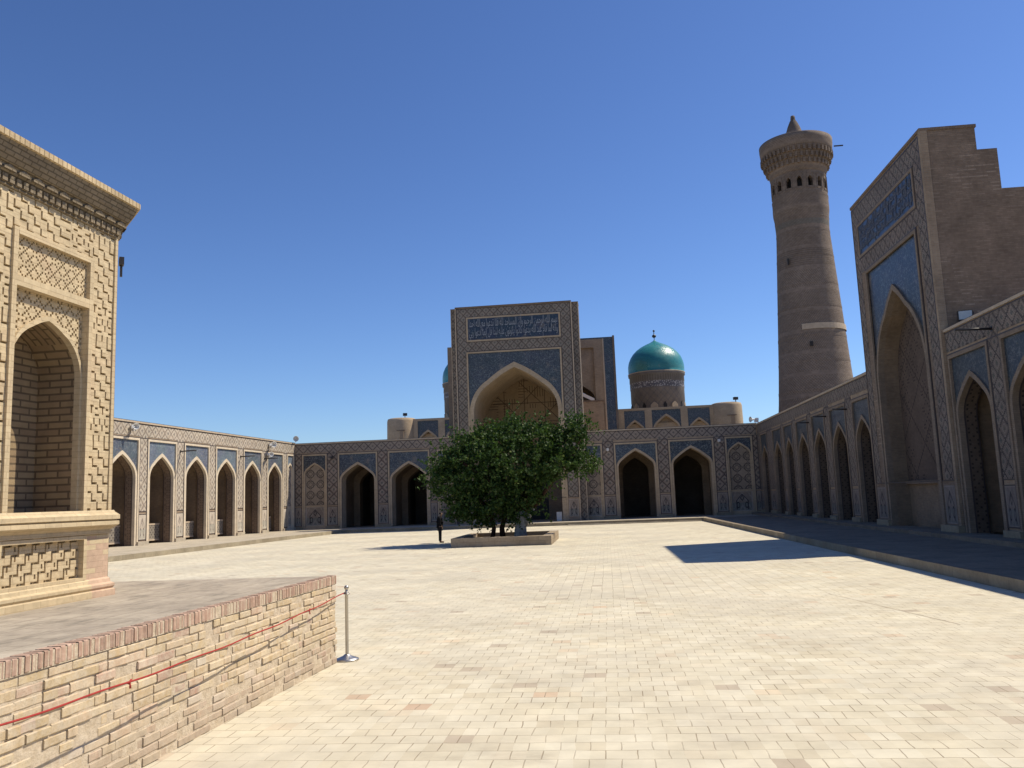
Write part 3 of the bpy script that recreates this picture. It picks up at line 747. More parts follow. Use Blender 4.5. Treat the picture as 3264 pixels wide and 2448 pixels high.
sp_ = empty('side_portal', OR, aR, 'tall brown side portal with blue inscription panel and stepped brick flank on the right', 'portal')
x0, x1, zt, yf = SR(45.0), SR(35.4), kz(16.95), -.1
cx = (x0+x1)/2+.02; wo = 3.02; zs = kz(7.2); apex = kz(11.6); wi = wo-.2
po = arch_profile(cx, wo, Z0, zs, apex-zs, 60); pi = arch_profile(cx, wi, Z0, zs, apex-zs-.27, 60)
fx0, fx1, fz = cx-wo-.13, cx+wo+.13, kz(13.1)
za, zb_ = kz(15.97), kz(14.22)
b = MB(); b.box(x0, fx0, yf, 1.9, Z0-.2, zt); b.box(fx1, x1, yf, 1.9, Z0-.2, zt); b.box(fx0, fx1, yf, 1.9, fz, zt)
b.box(x0, fx0, 1.9, 2.62, Z0, za); b.box(fx1, x1, 1.9, 2.62, Z0, za); b.box(fx0, fx1, 1.9, 2.62, fz-.5, za)
b.box(x0, x1, 2.62, 12., Z0, zb_)
b.build('wall', M['flank'], sp_)
b = MB(); b.box(x0-.01, x1+.03, yf-.04, 1.95, zt, zt+.12); b.build('coping', M['brickdark'], sp_)
b = MB(); b.box(x1-.16, x1+.03, yf-.03, yf+.25, Z0, zt); b.build('edge_strip', M['brick'], sp_)
ix0, ix1, iz0, iz1 = x0+.85, x1-1.1, kz(14.1), kz(15.75)
t = MB(); yt = yf-.015
for q in ((x0+.1, ix0-.1, 2.3, zt-.15), (ix1+.1, x1-.22, 2.3, zt-.15), (ix0-.1, ix1+.1, iz1+.1, zt-.15), (ix0-.1, ix1+.1, fz+.1, iz0-.1)):
    t.box(q[0], q[1], yt, yf+.05, q[2], q[3])
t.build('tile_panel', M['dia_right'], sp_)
ln = MB(); border(ln, x0+.06, x1-.18, 2.26, zt-.1, .05, yf-.03, yf+.02, 0); border(ln, ix0-.12, ix1+.12, iz0-.12, iz1+.12, .05, yf-.032, yf+.02); border(ln, fx0-.1, fx1+.1, 2.3, fz+.12, .06, yf-.036, yf+.02, 0, False); ln.build('dark_border', M['dark'], sp_)
f = MB(); border(f, ix0-.07, ix1+.07, iz0-.07, iz1+.07, .13, yf-.055, yf+.02); border(f, fx0-.04, fx1+.04, Z0, fz+.06, .14, yf-.055, yf+.02, 0, False); f.build('frame', M['paledim'], sp_)
p = MB(); p.box(ix0+.06, ix1-.06, yf-.022, yf+.02, iz0+.06, iz1-.06); p.build('inscription_panel', M['royal'], sp_)
M['script_dim'] = plain('faded_lettering', (.16,.175,.215), .6, .3, .7, 3.)
so_ = script_lines(TXT2, ix0+.2, ix1-.2, iz0+.2, iz1-.12, yf-.045, sp_)
so_.data.materials[0] = M['script_dim']
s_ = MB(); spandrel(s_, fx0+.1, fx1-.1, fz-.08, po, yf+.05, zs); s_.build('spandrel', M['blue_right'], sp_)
a_ = MB(); arch_trim(a_, po, pi, yf-.02, yf+.25); a_.build('arch_trim', M['paledim'], sp_)
v_ = MB(); tunnel(v_, pi, yf+.25, .75, 0); v_.build('vault', M['shade'], sp_)
v_ = MB(); backwall(v_, arch_profile(cx, wi, 2.35, zs, apex-zs-.3, 60), .75); v_.build('niche_panel', M['dots_iwan'], sp_)
v_ = MB(); v_.box(cx-wi, cx+wi, .6, .8, 2.2, 2.35); v_.build('sill', M['brickdark'], sp_)
d = MB(); d.face([(cx-wi,.75,Z0),(cx+wi,.75,Z0),(cx+wi,.75,2.2),(cx-wi,.75,2.2)], 0, [(0,0),(1,0),(1,1),(0,1)]); d.build('dado_panel', M['shade'], sp_)
for xa, xb in ((x0+.12, fx0-.14), (fx1+.14, x1-.24)):
    d = MB(); d.face([(xa,yf-.02,.7),(xb,yf-.02,.7),(xb,yf-.02,2.1),(xa,yf-.02,2.1)], 0, [(0,0),(1,0),(1,1),(0,1)]); d.build('dado_panel', M['dado_right'], sp_)
for xa, xb in ((x0-.02, fx0+.2), (fx1-.2, x1+.05)):
    pl = MB(); pl.box(xa, xb, yf-.15, yf+.1, Z0-.1, Z1+.25); pl.build('plinth', M['kerb'], sp_)

# ------------------------------------------------------------------ minaret
mi = empty('minaret', (23.4, 95., 0), 0, 'tall tapering brown brick minaret with lantern gallery and conical tip', 'minaret')
NM = 96
b = MB(); prof = [(4.7,-.5),(4.42,8.),(4.06,11.5),(3.8,15.),(3.56,19.),(3.325,22.9),(3.09,26.8)]
prof += [(2.86,30.6),(2.87,31.1),(2.90,31.6),(2.93,32.3),(3.02,32.9),(3.04,33.3),(3.02,33.9),(3.03,34.3),(3.05,34.55)]
b.lathe(prof, n=NM, cap=False); b.build('shaft', M['minaret'], mi)
for zr, hr_ in ((12.4,.25),(15.6,.2),(18.3,.3),(21.6,.22),(24.2,.2),(27.4,.2),(30.3,.25),(31.9,.15),(34.35,.2)):
    rr = [p_ for p_ in prof]; k0 = max(i_ for i_ in range(len(prof)-1) if prof[i_][1] <= zr); (ra_, za_), (rb_, zb2) = prof[k0], prof[k0+1]; rz_ = ra_+(rb_-ra_)*(zr-za_)/(zb2-za_)
    b = MB(); b.lathe([(rz_-.02,zr),(rz_+.012,zr+.01),(rz_+.010,zr+hr_),(rz_-.03,zr+hr_+.01)], n=NM, smooth=False, cap=False); b.build('ring_moulding', M['minaret'], mi)
# lantern: sixteen arched windows bent round the shaft
RL = 3.0; NW = 16; Wd = 2*PI*RL/NW
def bend(x, y, z): a = x/RL; r = RL - y + .0; return (r*math.sin(a), -r*math.cos(a), z)
b = MB()
for k in range(NW):
    c0 = (k+.5)*Wd; pr = arch_profile(c0, .27, 35.25, 36.05, .42, 50, 5)
    for xa, xb in ((c0-Wd/2, c0-.27), (c0+.27, c0+Wd/2)): b.box(xa, xb, 0, .5, 34.55, 37.1)
    b.box(c0-.27, c0+.27, 0, .5, 34.55, 35.25); spandrel(b, c0-.27, c0+.27, 37.1, pr, 0, 36.05)
    tunnel(b, pr, 0, .5)
    border(b, c0-.42, c0+.42, 35.0, 36.8, .05, -.05, 0)
b.xf(bend); b.build('lantern', M['minaret'], mi)
b = MB(); b.lathe([(2.3,34.6),(2.3,37.1)], n=32, cap=False); b.build('lantern_core', M['dowindow'], mi)
b = MB(); b.lathe([(3.0,37.1),(3.06,37.15),(3.1,37.5),(3.22,38.0),(3.42,38.6),(3.66,39.2),(3.84,39.7),(3.88,39.75),(3.93,40.2),(3.98,40.7),(3.99,41.2),(3.7,41.25),(3.6,40.9),(0.9,40.9)], n=NM, cap=False)
for row, (zz, rr, n) in enumerate(((38.15,3.2,36),(38.8,3.45,40),(39.45,3.7,44))):
    for k in range(n):
        a = 2*PI*(k+.5*(row % 2))/n; ca, sa = math.cos(a), math.sin(a); q = len(b.v)
        b.box(-.06, .26, -.12, .12, zz-.3, zz+.22); b.v[q:] = [((rr+x)*ca - y*sa, (rr+x)*sa + y*ca, zv) for x, y, zv in b.v[q:]]
b.build('cornice', M['minaret'], mi)
b = MB(); b.lathe([(1.25,40.9),(1.12,41.8),(.92,42.6),(.66,43.4),(.40,44.0),(.27,44.2),(.27,44.35),(.22,44.7),(.12,44.75)], n=32); b.build('cone_tip', M['minaret'], mi)
b = MB(); b.box(3.9, 4.9, -1.3, -1.2, 40.15, 40.28); b.build('bracket', M['iron'], mi)
b = MB()
def shell(z0_, z1_, a0, a1, r0, r1):
    n = 20; A = [(r0*math.cos(a0+(a1-a0)*i/n), r0*math.sin(a0+(a1-a0)*i/n), z0_) for i in range(n+1)]; Bq = [(r1*math.cos(a0+(a1-a0)*i/n), r1*math.sin(a0+(a1-a0)*i/n), z1_) for i in range(n+1)]
    b.strip(A, Bq)
shell(19.1, 19.72, math.radians(-118), math.radians(20), 3.66, 3.63); b.build('patch', M['frame'], mi, label='pale repaired band on the shaft')
b = MB(); b.box(-.14,.14,-.1,.1,0,.5); o = b.build('window', M['dowindow'], mi); o.location = (-.95, -3.62, 17.2)
b = MB(); b.box(-.08,.08,-.1,.1,0,.7); o = b.build('window', M['dowindow'], mi); o.location = (-2.35, -2.25, 26.6)

# ------------------------------------------------------------------ madrasa beyond the wall
md = empty('madrasa', (-5.7, 110., 0), 0, 'pale brick madrasa facade with corner towers and two turquoise domes beyond the courtyard wall', 'madrasa')
o0 = -5.7; zt = 13.3
b = MB(); b.box(-21., 21., .6, 9., 0, zt-2); b.box(-21., 21., .0, 1.2, 13.0, zt)
bays = [(2.3,5.6,0),(6.9,11.5,1),(12.6,16.2,0)]
allb = [( -1*bb, -1*aa, k) for aa, bb, k in bays][::-1] + [(7.55+0*1, 7.55, 0)]
rb = [(1.95+5.7, 1.95+5.7, 0)]
# right of the great arch (world x 2.6-5.5, 6.5-10.6, 11.6-14.4), mirrored on the left
R_ = [(2.65-o0, 5.3-o0, 0), (6.2-o0, 9.9-o0, 1), (10.8-o0, 13.6-o0, 0)]
L_ = [(-q[1]+.2, -q[0]+.2, q[2]) for q in R_][::-1]
ed = [(-21, -21)] + [(q[0], q[1]) for q in L_] + [(-7.6, 7.6)] + [(q[0], q[1]) for q in R_] + [(21, 21)]
for (a0, a1), (b0, b1) in zip(ed[:-1], ed[1:]):
    if b0-a1 > .01: b.box(a1, b0, 0, .6, 0, 13.0)
b.build('wall', M['pale'], md)
for a, c_, k in L_ + R_:
    w = (c_-a)/2; m_ = (a+c_)/2; pr = arch_profile(m_, w*.97, 5., 10.3 if k else 10.2, 2.15 if k else 1.6, 52); pi_ = arch_profile(m_, w*.97-.25, 5., 10.3 if k else 10.2, 1.85 if k else 1.32, 52)
    s_ = MB(); spandrel(s_, a, c_, 13.0, pr, .12, pr[1][1]); s_.build('spandrel', M['blue_portal'], md)
    s_ = MB(); arch_trim(s_, pr, pi_, .02, .5); s_.build('arch_trim', M['pale'], md)
    s_ = MB(); tunnel(s_, pi_, .5, 1.0, 0, 0); s_.build('niche_panel', M['pale'], md)
    s_ = MB(); pw = arch_profile(m_, .42, 9.6, 10.35, .35); backwall(s_, pw, .95); s_.build('window', M['dowindow'], md)
for xt in (-27.15-o0, 15.85-o0):
    s_ = MB(); s_.lathe([(2.05,-.2),(2.03,8),(1.98,11),(1.95,13.1),(1.85,13.42),(1.6,13.5)], n=40); tw = s_.build('tower', M['pale'], md); tw.location = (xt, .8, 0)
    s_ = MB(); s_.box(-.75,.45,-.1,.06,1.1,1.2,1); s_.box(-.3,.2,-.06,.05,0,1.1,0); q = s_.build('window', [M['brick'], M['brickdark']], tw); q.location = (.5, -1.93, 10.6)
# great arch slab whose right edge shows beside the outer gate
s_ = MB(); s_.box(-9.0, -7.0, -3., 4., 0, 22.4); s_.box(5.1, 7.5, -3., 4., 0, 22.4); s_.box(-7., 5.1, -3., 4., 19., 22.4); s_.build('great_arch', M['blue_portal'], md)
s_ = MB(); s_.box(7.28, 7.54, -3.1, 4.05, 0, 22.55); s_.box(5.0,5.15,-3.08,-2.9,0,22.3); s_.build('edge_strip', M['brickdark'], md)
def dome(xw, label):
    e = empty('dome', (xw-o0, 6.5, 0), 0); e.parent = md; e['label'] = label
    s_ = MB(); s_.lathe([(3.62,-.5),(3.62,2.4),(3.66,2.45),(3.66,4.2),(3.70,4.3),(3.70,5.2),(3.74,5.25),(3.72,6.0),(3.86,6.1),(3.88,6.5),(3.72,6.55)], n=64, cap=False); d_ = s_.build('drum', M['drum'], e); d_.location = (0, 0, 12.4-.3)
    for k in range(16):
        a = 2*PI*(k+.5)/16; wide = k % 2
        s2 = MB(); ww = .48 if wide else .24; pr = arch_profile(0, ww, 0, 1.3, .5, 50, 5); backwall(s2, pr, -.04); s2.strip([(x,-.04,z) for x,z in pr],[(x,.1,z) for x,z in pr])
        q = s2.build('drum_window', M['pale'] if wide else M['dowindow'], e); q.location = (3.66*math.cos(a), 3.66*math.sin(a), 12.6); q.rotation_euler = (0, 0, a+PI/2)
    P = [(3.78,0),(3.86,.15),(3.80,.2),(3.84,.7),(3.82,1.3),(3.7,1.9),(3.45,2.5),(3.08,3.05),(2.58,3.55),(1.98,3.98),(1.3,4.32),(.7,4.58),(.25,4.82),(.06,5.0)]
    s_ = MB(); s_.lathe(P, n=64, cap=False); d_ = s_.build('dome_shell', M['dome'], e); d_.location = (0, 0, 18.35-.0)
    s_ = MB(); s_.lathe([(.05,0),(.05,.35),(.24,.45),(.3,.6),(.24,.75),(.06,.85),(.05,1.2),(.15,1.28),(.15,1.4),(.02,1.5)], n=12); f_ = s_.build('finial', M['iron'], e); f_.location = (0, 0, 23.3)
    s_ = MB(); s_.lathe([(3.80,-.02),(3.9,.0),(3.9,.1),(3.80,.12)], n=64, cap=False); f_ = s_.build('ring_moulding', M['frame'], e); f_.location = (0, 0, 18.5)
dome(7.52, 'turquoise tiled dome on a tall patterned drum, right of the great arch')
dome(-18.6, 'turquoise dome mostly hidden behind the central portal')

# small lamps on the towers
def tower_lamp(x, z, label):
    s_ = MB(); s_.box(-.04,.04,-.04,.04,-.1,.25); s_.box(-.25,.28,-.2,.2,.25,.6)
    s_.build('floodlight', M['iron'], None, (x, 109.6, z), .4, label, 'floodlight', 'floodlights on the madrasa towers')
tower_lamp(-26.4, 13.5, 'small dark floodlight on top of the left round tower'); tower_lamp(16.9, 13.5, 'small dark floodlight on top of the right round tower')

# ------------------------------------------------------------------ fittings on the courtyard walls
def horn(loc, rz, label, sc=1.):
    e = empty('loudspeaker', loc, rz-.5, label, 'loudspeaker', 'white horn loudspeakers on the courtyard walls')
    s_ = MB(); s_.lathe([(.06,0),(.08,.12),(.14,.28),(.26,.42),(.28,.44),(.24,.42)], n=16, cap=False); h_ = s_.build('horn', M['white'], e); h_.rotation_euler = (PI/2, 0, 0); h_.scale = (sc*.72,)*3
    s_ = MB(); s_.box(-.03*sc,.03*sc,-.02,.35,-.25,-.02); s_.box(-.12*sc,.12*sc,.12,.3,-.1,.12); s_.build('bracket', M['white'], e)
P = lambda y: (lx(y), y)
for y, z, sc, lb in ((47.6,7.35,1.0,'white horn loudspeaker on the tile band above the first visible left arch'),(66.0,7.3,1.2,'white horn loudspeaker high on the left arcade between the last two arches'),(65.6,6.5,1.0,'lower white horn loudspeaker on the pier before the last sunlit arch')):
    horn((lx(y)+.35, y, z), PI/2-.2, lb, sc)
horn((-26.9, 71.0, 8.1), .9, 'white horn loudspeaker on the roof corner where the sunlit and shaded walls meet', 1.2)
horn((12.3, 70.7, 7.95), -.7, 'white horn loudspeaker on the roof corner at the foot of the minaret', 1.2)
def spout(x, y, z, rz, label, L=1.15, grp='iron rain spouts on the arcades'):
    s_ = MB(); s_.tube([(0,.15,0),(0,-L,.03)], .045, 6); s_.box(-.07,.07,-.02,.02,-.09,.09)
    s_.build('rain_spout', M['iron'], None, (x, y, z), rz, label, 'rain spout', grp)
for y, lb in ((53.2,'dark iron rain spout on the pier left of the third sunlit arch'),(61.4,'dark iron rain spout on the pier left of the fifth sunlit arch'),(65.35,'dark iron rain spout on the pier left of the last sunlit arch')):
    spout(lx(y), y, 6.15, aL, lb)
for y, lb in ((49.15,'dark rain spout on the pier before the last shaded arch left of the side portal'),(53.4,'dark rain spout between the fourth and fifth shaded arches under the minaret'),(57.6,'dark rain spout between the third and fourth shaded arches under the minaret')):
    spout(rx(ry(y))+.05, ry(y), kz(6.55,.915), aR, lb, .8)
spout(rx(28.4), ry(31.4), kz(7.62), aR, 'dark rain spout over the pier at the right edge of the photo')
# little wall lamps on the far wall
for s, z, lb in ((3.4,6.35,'tiny dark lamp on the shaded wall beside the left blind niche'),(27.25,6.0,'tiny white lamp on the pier left of the first black arch'),(36.4,6.35,'tiny white lamp on the pier right of the second black arch')):
    s_ = MB(); s_.box(-.1,.1,-.22,0,-.1,.1); s_.box(-.03,.03,0,.03,-.14,.14); s_.build('wall_lamp', M['iron' if s < 5 else 'white'], None, FW(s, -.03, z), aF, lb, 'lamp', 'small lamps on the shaded wall')
fl_ = empty('floodlight', (rx(32)+.68, ry(35.15), kz(8.62)), 0, 'large box floodlight on the roof edge against the side portal flank', 'floodlight')
s_ = MB(); s_.box(-.3,.3,-.30,.0,.12,.56); s_.box(.3,.36,-.24,-.05,.2,.48); s_.build('housing', M['iron'], fl_)
s_ = MB(); s_.box(-.27,.27,-.312,-.30,.15,.53); s_.build('lens', M['glass'], fl_)
s_ = MB(); s_.box(-.22,.2,-.2,-.1,-.12,.12); s_.box(-.3,-.26,-.25,-.1,-.2,.1); s_.build('bracket', M['iron'], fl_)
fl_.rotation_euler = (0, 0, -.25); fl_.scale = (.8,)*3; fl_.location.z -= .05

# ------------------------------------------------------------------ pavilion on its brick terrace
TZ = 1.21
def lw(y): return -4.4934+.0476*y
pvx = lambda y: -6.7269+.0467*y
side = 2.3; apo = side*1.2071
aP = math.atan2(1., .0467)
yc = 10.08-side/2; fc = Vector((pvx(yc), yc, TZ))
ctr = fc - Vector((1, -.0467, 0)).normalized()*apo
pv = empty('pavilion', ctr, aP, 'octagonal cut-brick pavilion with a pointed niche in its sunlit face', 'pavilion')
# local frame of a face: x along, front at y=0 looking to -y, z up; the eight faces turn about the centre
hs = side/2
def stair(i, j, p=4):
    I, J, di, dj = i//p, j//p, i % p, j % p
    return (I+J) % 2 == 0 and (di == 0 or dj == 0)
def meander(i, j):
    k = j % 48
    if k > 31:
        q = (k-32) % 8; return (q < 3 and i % 4 == 0) or (q == 4 and i % 8 > 3 and i % 4 != 0) or (q > 4 and i % 8 == 2) or (q == 7 and i % 8 in (5, 6))
    return stair(i, j)
def lattice(i, j):
    a, b_ = (i+j) % 6, (i-j) % 6
    return (a == 0 and (i-j) % 12 > 1) or (b_ == 0 and (i+j) % 12 > 1) or ((i % 6 == 3) and (j % 6 == 0) and (i//6+j//6) % 2 == 0)
def swast(i, j):
    I, J, di, dj = i//4, j//4, i % 4, j % 4
    return (di == 0 and (I+J) % 2 == 0) or (dj == 0 and (I+J) % 2 == 1) or (di == 2 and dj > 1 and (I*3+J*5) % 7 < 3)
def relief(mb, x0, x1, z0, z1, pat, cell=.0265, d=.05, y=0., mask=None, vert=False):
    nx = max(1, round((x1-x0)/cell)); nz = max(1, round((z1-z0)/cell)); cx_ = (x1-x0)/nx; cz = (z1-z0)/nz
    H = {}
    for i in range(-1, nx+1):
        for j in range(-1, nz+1):
            inside = 0 <= i < nx and 0 <= j < nz
            a, c_ = (j, i) if vert else (i, j)
            hole = inside and pat(a, c_) 
            if inside and mask and not mask(x0+(i+.5)*cx_, z0+(j+.5)*cz): hole = None
            H[i, j] = (y+d if hole else y) if hole is not None else None
    for i in range(nx):
        for j in range(nz):
            h = H[i, j]
            if h is None: continue
            xa, xb, za, zb = x0+i*cx_, x0+(i+1)*cx_, z0+j*cz, z0+(j+1)*cz
            mb.face([(xa,h,za),(xb,h,za),(xb,h,zb),(xa,h,zb)])
            if h > y:
                for (ni, nj, q) in ((i-1,j,[(xa,za),(xa,zb)]),(i+1,j,[(xb,zb),(xb,za)]),(i,j-1,[(xb,za),(xa,za)]),(i,j+1,[(xa,zb),(xb,zb)])):
                    if H.get((ni, nj)) == y or H.get((ni, nj)) is None:
                        (a0, b0), (a1, b1) = q; mb.face([(a0,y,b0),(a1,y,b1),(a1,h,b1),(a0,h,b0)])
def pz(z): return z-TZ
# one face
pr_cx = -.0; nw = .575; fw = .68
ncx = 8.925-yc                                   # niche centre along the face
fx0, fx1 = ncx-fw, ncx+fw
face = MB(); zl, zu, zt_ = pz(2.25), pz(4.72), pz(5.80)
relief(face, -hs+.05, fx0, zl, zt_, meander)       # border, left
relief(face, fx1, hs-.05, zl, zt_, meander)        # border, right
relief(face, fx0, fx1, pz(5.38), zt_, lambda i, j: meander(j, i), .0265)
for a, b_ in ((-hs, -hs+.05), (hs-.05, hs)): face.box(a, b_, -.02, .06, zl, zt_)
# raised fillets round the panels
for q in ((fx0-.0, fx0+.07, zl, pz(5.38)), (fx1-.07, fx1, zl, pz(5.38)), (fx0+.07, fx1-.07, pz(5.31), pz(5.38)), (fx0+.07, fx1-.07, pz(4.73), pz(4.84))):
    face.box(q[0], q[1], -.03, .08, q[2], q[3])
relief(face, fx0+.07, fx1-.07, pz(4.84), pz(5.31), lattice, .026, .035, .03)
po = arch_profile(ncx, nw+.035, zl, pz(3.85), .66, 66); pi = arch_profile(ncx, nw+.0, zl, pz(3.85), .60, 66)
import bisect
top = sorted([q for q in po if q[1] >= pz(3.85)])
def above(x, z):
    for a, b_ in zip(top[:-1], top[1:]):
        if a[0] <= x <= b_[0]:
            k = (x-a[0])/max(1e-6, b_[0]-a[0]); return z > a[1]+(b_[1]-a[1])*k - .02
    return True
relief(face, fx0+.07, fx1-.07, pz(3.85), pz(4.73), lattice, .03, .035, .07, above)
arch_trim(face, po, pi, .04, .12)
for a, b_ in ((fx0+.07, ncx-nw-.02), (ncx+nw+.02, fx1-.07)):
    if b_-a > .005: face.box(a, b_, .05, .12, zl, pz(3.85))
f1 = face
nich = MB(); tunnel(nich, pi, .12, .62, 0, 0)
base = MB()
# ledge under the niche, plinth with its own pattern, foot mouldings
def ring8(mb, prof, m=0):
    """mitred octagonal moulding: prof = (outward, z)"""
    k = math.tan(PI/8)
    for (a, za), (b_, zb) in zip(prof[:-1], prof[1:]):
        ha, hb = hs + a*k, hs + b_*k
        mb.face([(-ha,-a,za),(ha,-a,za),(hb,-b_,zb),(-hb,-b_,zb)], m)
led = MB(); ring8(led, [(0,pz(1.96)),(.025,pz(1.965)),(.025,pz(2.0)),(.02,pz(2.01)),(.05,pz(2.035)),(.11,pz(2.07)),(.11,pz(2.115)),(.085,pz(2.12)),(.085,pz(2.135)),(.115,pz(2.14)),(.115,pz(2.19)),(.06,pz(2.23)),(.05,pz(2.25)),(-.02,pz(2.25))])
cor = MB(); ring8(cor, [(0,pz(5.78)),(.03,pz(5.79)),(.03,pz(5.90)),(.07,pz(5.93)),(.08,pz(5.99)),(.12,pz(6.01)),(.17,pz(6.08)),(.225,pz(6.19)),(.23,pz(6.20))], 0)
ring8(cor, [(.23,pz(6.20)),(.26,pz(6.205)),(.26,pz(6.275)),(.23,pz(6.28))], 1)
k_ = math.tan(PI/8); cor.face([(-(hs+.23*k_),-.23,pz(6.28)),(hs+.23*k_,-.23,pz(6.28)),(0,apo,pz(6.30))], 0)
# dentils under the cornice
for i in range(11):
    a = -hs-.05+(i+.1)*(side+.1)/11; w2 = (side+.1)/11*.8; pr3 = arch_profile(a+w2/2, w2/2, pz(5.935), pz(5.95), .05, 50, 3)
    cor.strip([(x, -.105, z) for x, z in pr3], [(x, -.06, z) for x, z in pr3], 0)
    cor.face([(x, -.105, z) for x, z in pr3][::-1], 0)
n = 22
for i in range(n):
    a = -hs+(i+.15)*side/n; cor.box(a, a+side/n*.7, -.06, .0, pz(5.82), pz(5.90), 0)
foot = MB()
ring8(foot, [(.085,-.02),(.085,.07),(.055,.085),(.075,.11),(.075,.14),(.03,.16),(.025,.20),(.0,.22)])
px0, px1 = fx0-.02, fx1+.05
relief(foot, px0+.06, px1-.06, .25, .70, swast, .026, .05, .06)
foot.box(-hs, px0, .0, .1, .22, .745); foot.box(px1, hs, .0, .1, .22, .745)
for q in ((px0, px0+.06, .22, .745), (px1-.06, px1, .22, .745), (px0+.06, px1-.06, .70, .745), (px0+.06, px1-.06, .19, .25)): foot.box(q[0], q[1], -.01, .1, q[2], q[3])
meshes = [('wall_face', f1, [M['pav']]), ('niche', nich, [M['pavold']]), ('ledge', led, [M['pav']]), ('cornice', cor, [M['pavcornice'], M['pavedge']]), ('plinth', foot, [M['pav']])]
protos = []
from mathutils import noise as mn_
for q_ in (face, led, cor, foot):
    def wob_(x, y, z):
        n_ = mn_.noise(Vector((x*6, y*2, z*6)))*.007 + mn_.noise(Vector((x*19, y*4, z*19)))*.005; return (x + n_*.5, y+n_, z + n_*.4)
    q_.xf(wob_)
for nm, mb_, mt in meshes:
    o = mb_.build(nm, mt, pv); protos.append(o)
for k in range(8):
    for o in protos:
        q = o if k == 0 else o.copy()
        if k: C.objects.link(q); q.parent = pv
        a = k*PI/4
        q.rotation_euler = (0, 0, a); q.location = Vector((math.sin(a)*apo, -math.cos(a)*apo, 0))
core = MB(); core.lathe([(hs*1.9, 0), (hs*1.9, pz(6.2))], n=8); core.build('core', M['pavold'], pv)
# small dark lamp on the pavilion corner
s_ = MB(); s_.box(-.03,.03,-.07,.05,-.05,.05); s_.box(-.015,.015,0,.03,-.2,.0); s_.build('wall_lamp', M['iron'], None, (pvx(10.1)+.02, 10.16, 5.5), .6, 'tiny dark lamp on the right corner of the brick pavilion', 'lamp')

# terrace: real bricks in front of a mortar core
ter = empty('brick_terrace', (lw(11.95), 11.95, 0), math.atan2(-1., -.0476)+PI, 'low brick terrace wall with a reddish soldier course in the foreground', 'terrace')
# local: +x runs back towards far end? build in world coordinates relative to the empty
inv = (Matrix.Translation(ter.location) @ Matrix.Rotation(ter.rotation_euler.z, 4, 'Z')).inverted()
def tw_(mb):
    mb.v = [tuple(inv @ Vector(p)) for p in mb.v]; return mb
Y0, Y1 = -3., 11.93
def wallpt(y, out, z): return (lw(y)+out*1., y-out*.0476, z)
m_ = MB(); poly = [(lw(Y1)-.035, Y1-.035), (-16., Y1-.035+.3), (-16., Y0), (lw(Y0)-.035, Y0)]
m_.face([(x, y, TZ-.005) for x, y in poly], 0); tw_(m_).build('paving', M['walltop'], ter)
m_ = MB(); N_ = 150; rows = 24
for i in range(N_):
    ya, yb = Y0+(Y1-.03-Y0)*i/N_, Y0+(Y1-.03-Y0)*(i+1)/N_
    m_.face([wallpt(ya,-.012,-.02), wallpt(yb,-.012,-.02), wallpt(yb,-.012,TZ-.02), wallpt(ya,-.012,TZ-.02)])
for i in range(N_):
    ya, yb = Y0+(Y1-.03-Y0)*i/N_, Y0+(Y1-.03-Y0)*(i+1)/N_
    m_.face([wallpt(ya,.001,1.088), wallpt(yb,.001,1.088), wallpt(yb,.001,TZ-.004), wallpt(ya,.001,TZ-.004)]); m_.face([wallpt(ya,.001,TZ-.004), wallpt(yb,.001,TZ-.004), wallpt(yb,-.03,TZ-.004), wallpt(ya,-.03,TZ-.004)])
xe = lw(Y1)-.03; m_.face([(xe,Y1-.03,-.02),(-16,Y1+.27,-.02),(-16,Y1+.27,TZ-.01),(xe,Y1-.03,TZ-.01)])
tw_(m_).build('mortar', M['mortar'], ter)
rb = MB(); R_ = random.Random(5)
def one_brick(mb, y0, y1, z0, z1, out, col, back=-.05):
    """brick with chipped, slightly turned front face"""
    j = lambda s_=.004: R_.uniform(-s_, s_)
    e = .006+R_.random()*.004
    ny = 3
    F = []
    for a in range(ny+1):
        yy = y0+(y1-y0)*a/ny
        F.append([yy, out+j(.0045)])
    t_ = R_.uniform(-.009, .009)
    for a in range(ny):
        (ya, oa), (yb, ob) = F[a], F[a+1]
        za0, zb0 = z0+j(), z1+j()
        A = wallpt(ya, oa+t_*(a/ny), z0+e); B = wallpt(yb, ob+t_*((a+1)/ny), z0+e); Cc = wallpt(yb, ob+t_*((a+1)/ny), z1-e); D = wallpt(ya, oa+t_*(a/ny), z1-e)
        mb.face([A, B, Cc, D], 0, None, col)
        mb.face([D, Cc, wallpt(yb, ob-e, z1), wallpt(ya, oa-e, z1)], 0, None, col); mb.face([wallpt(ya, oa-e, z1), wallpt(yb, ob-e, z1), wallpt(yb, back, z1), wallpt(ya, back, z1)], 0, None, col)
        mb.face([wallpt(ya, oa-e, z0), wallpt(yb, ob-e, z0), B, A], 0, None, col); mb.face([wallpt(ya, back, z0), wallpt(yb, back, z0), wallpt(yb, ob-e, z0), wallpt(ya, oa-e, z0)], 0, None, col)
    for (yy, oo, s_) in ((y0, F[0][1], 1), (y1, F[-1][1]+t_, -1)):
        mb.face([wallpt(yy, back, z0), wallpt(yy, oo, z0+e), wallpt(yy, oo, z1-e), wallpt(yy, back, z1)], 0, None, col)
ch = .0838; zc = 0.; r_ = 0
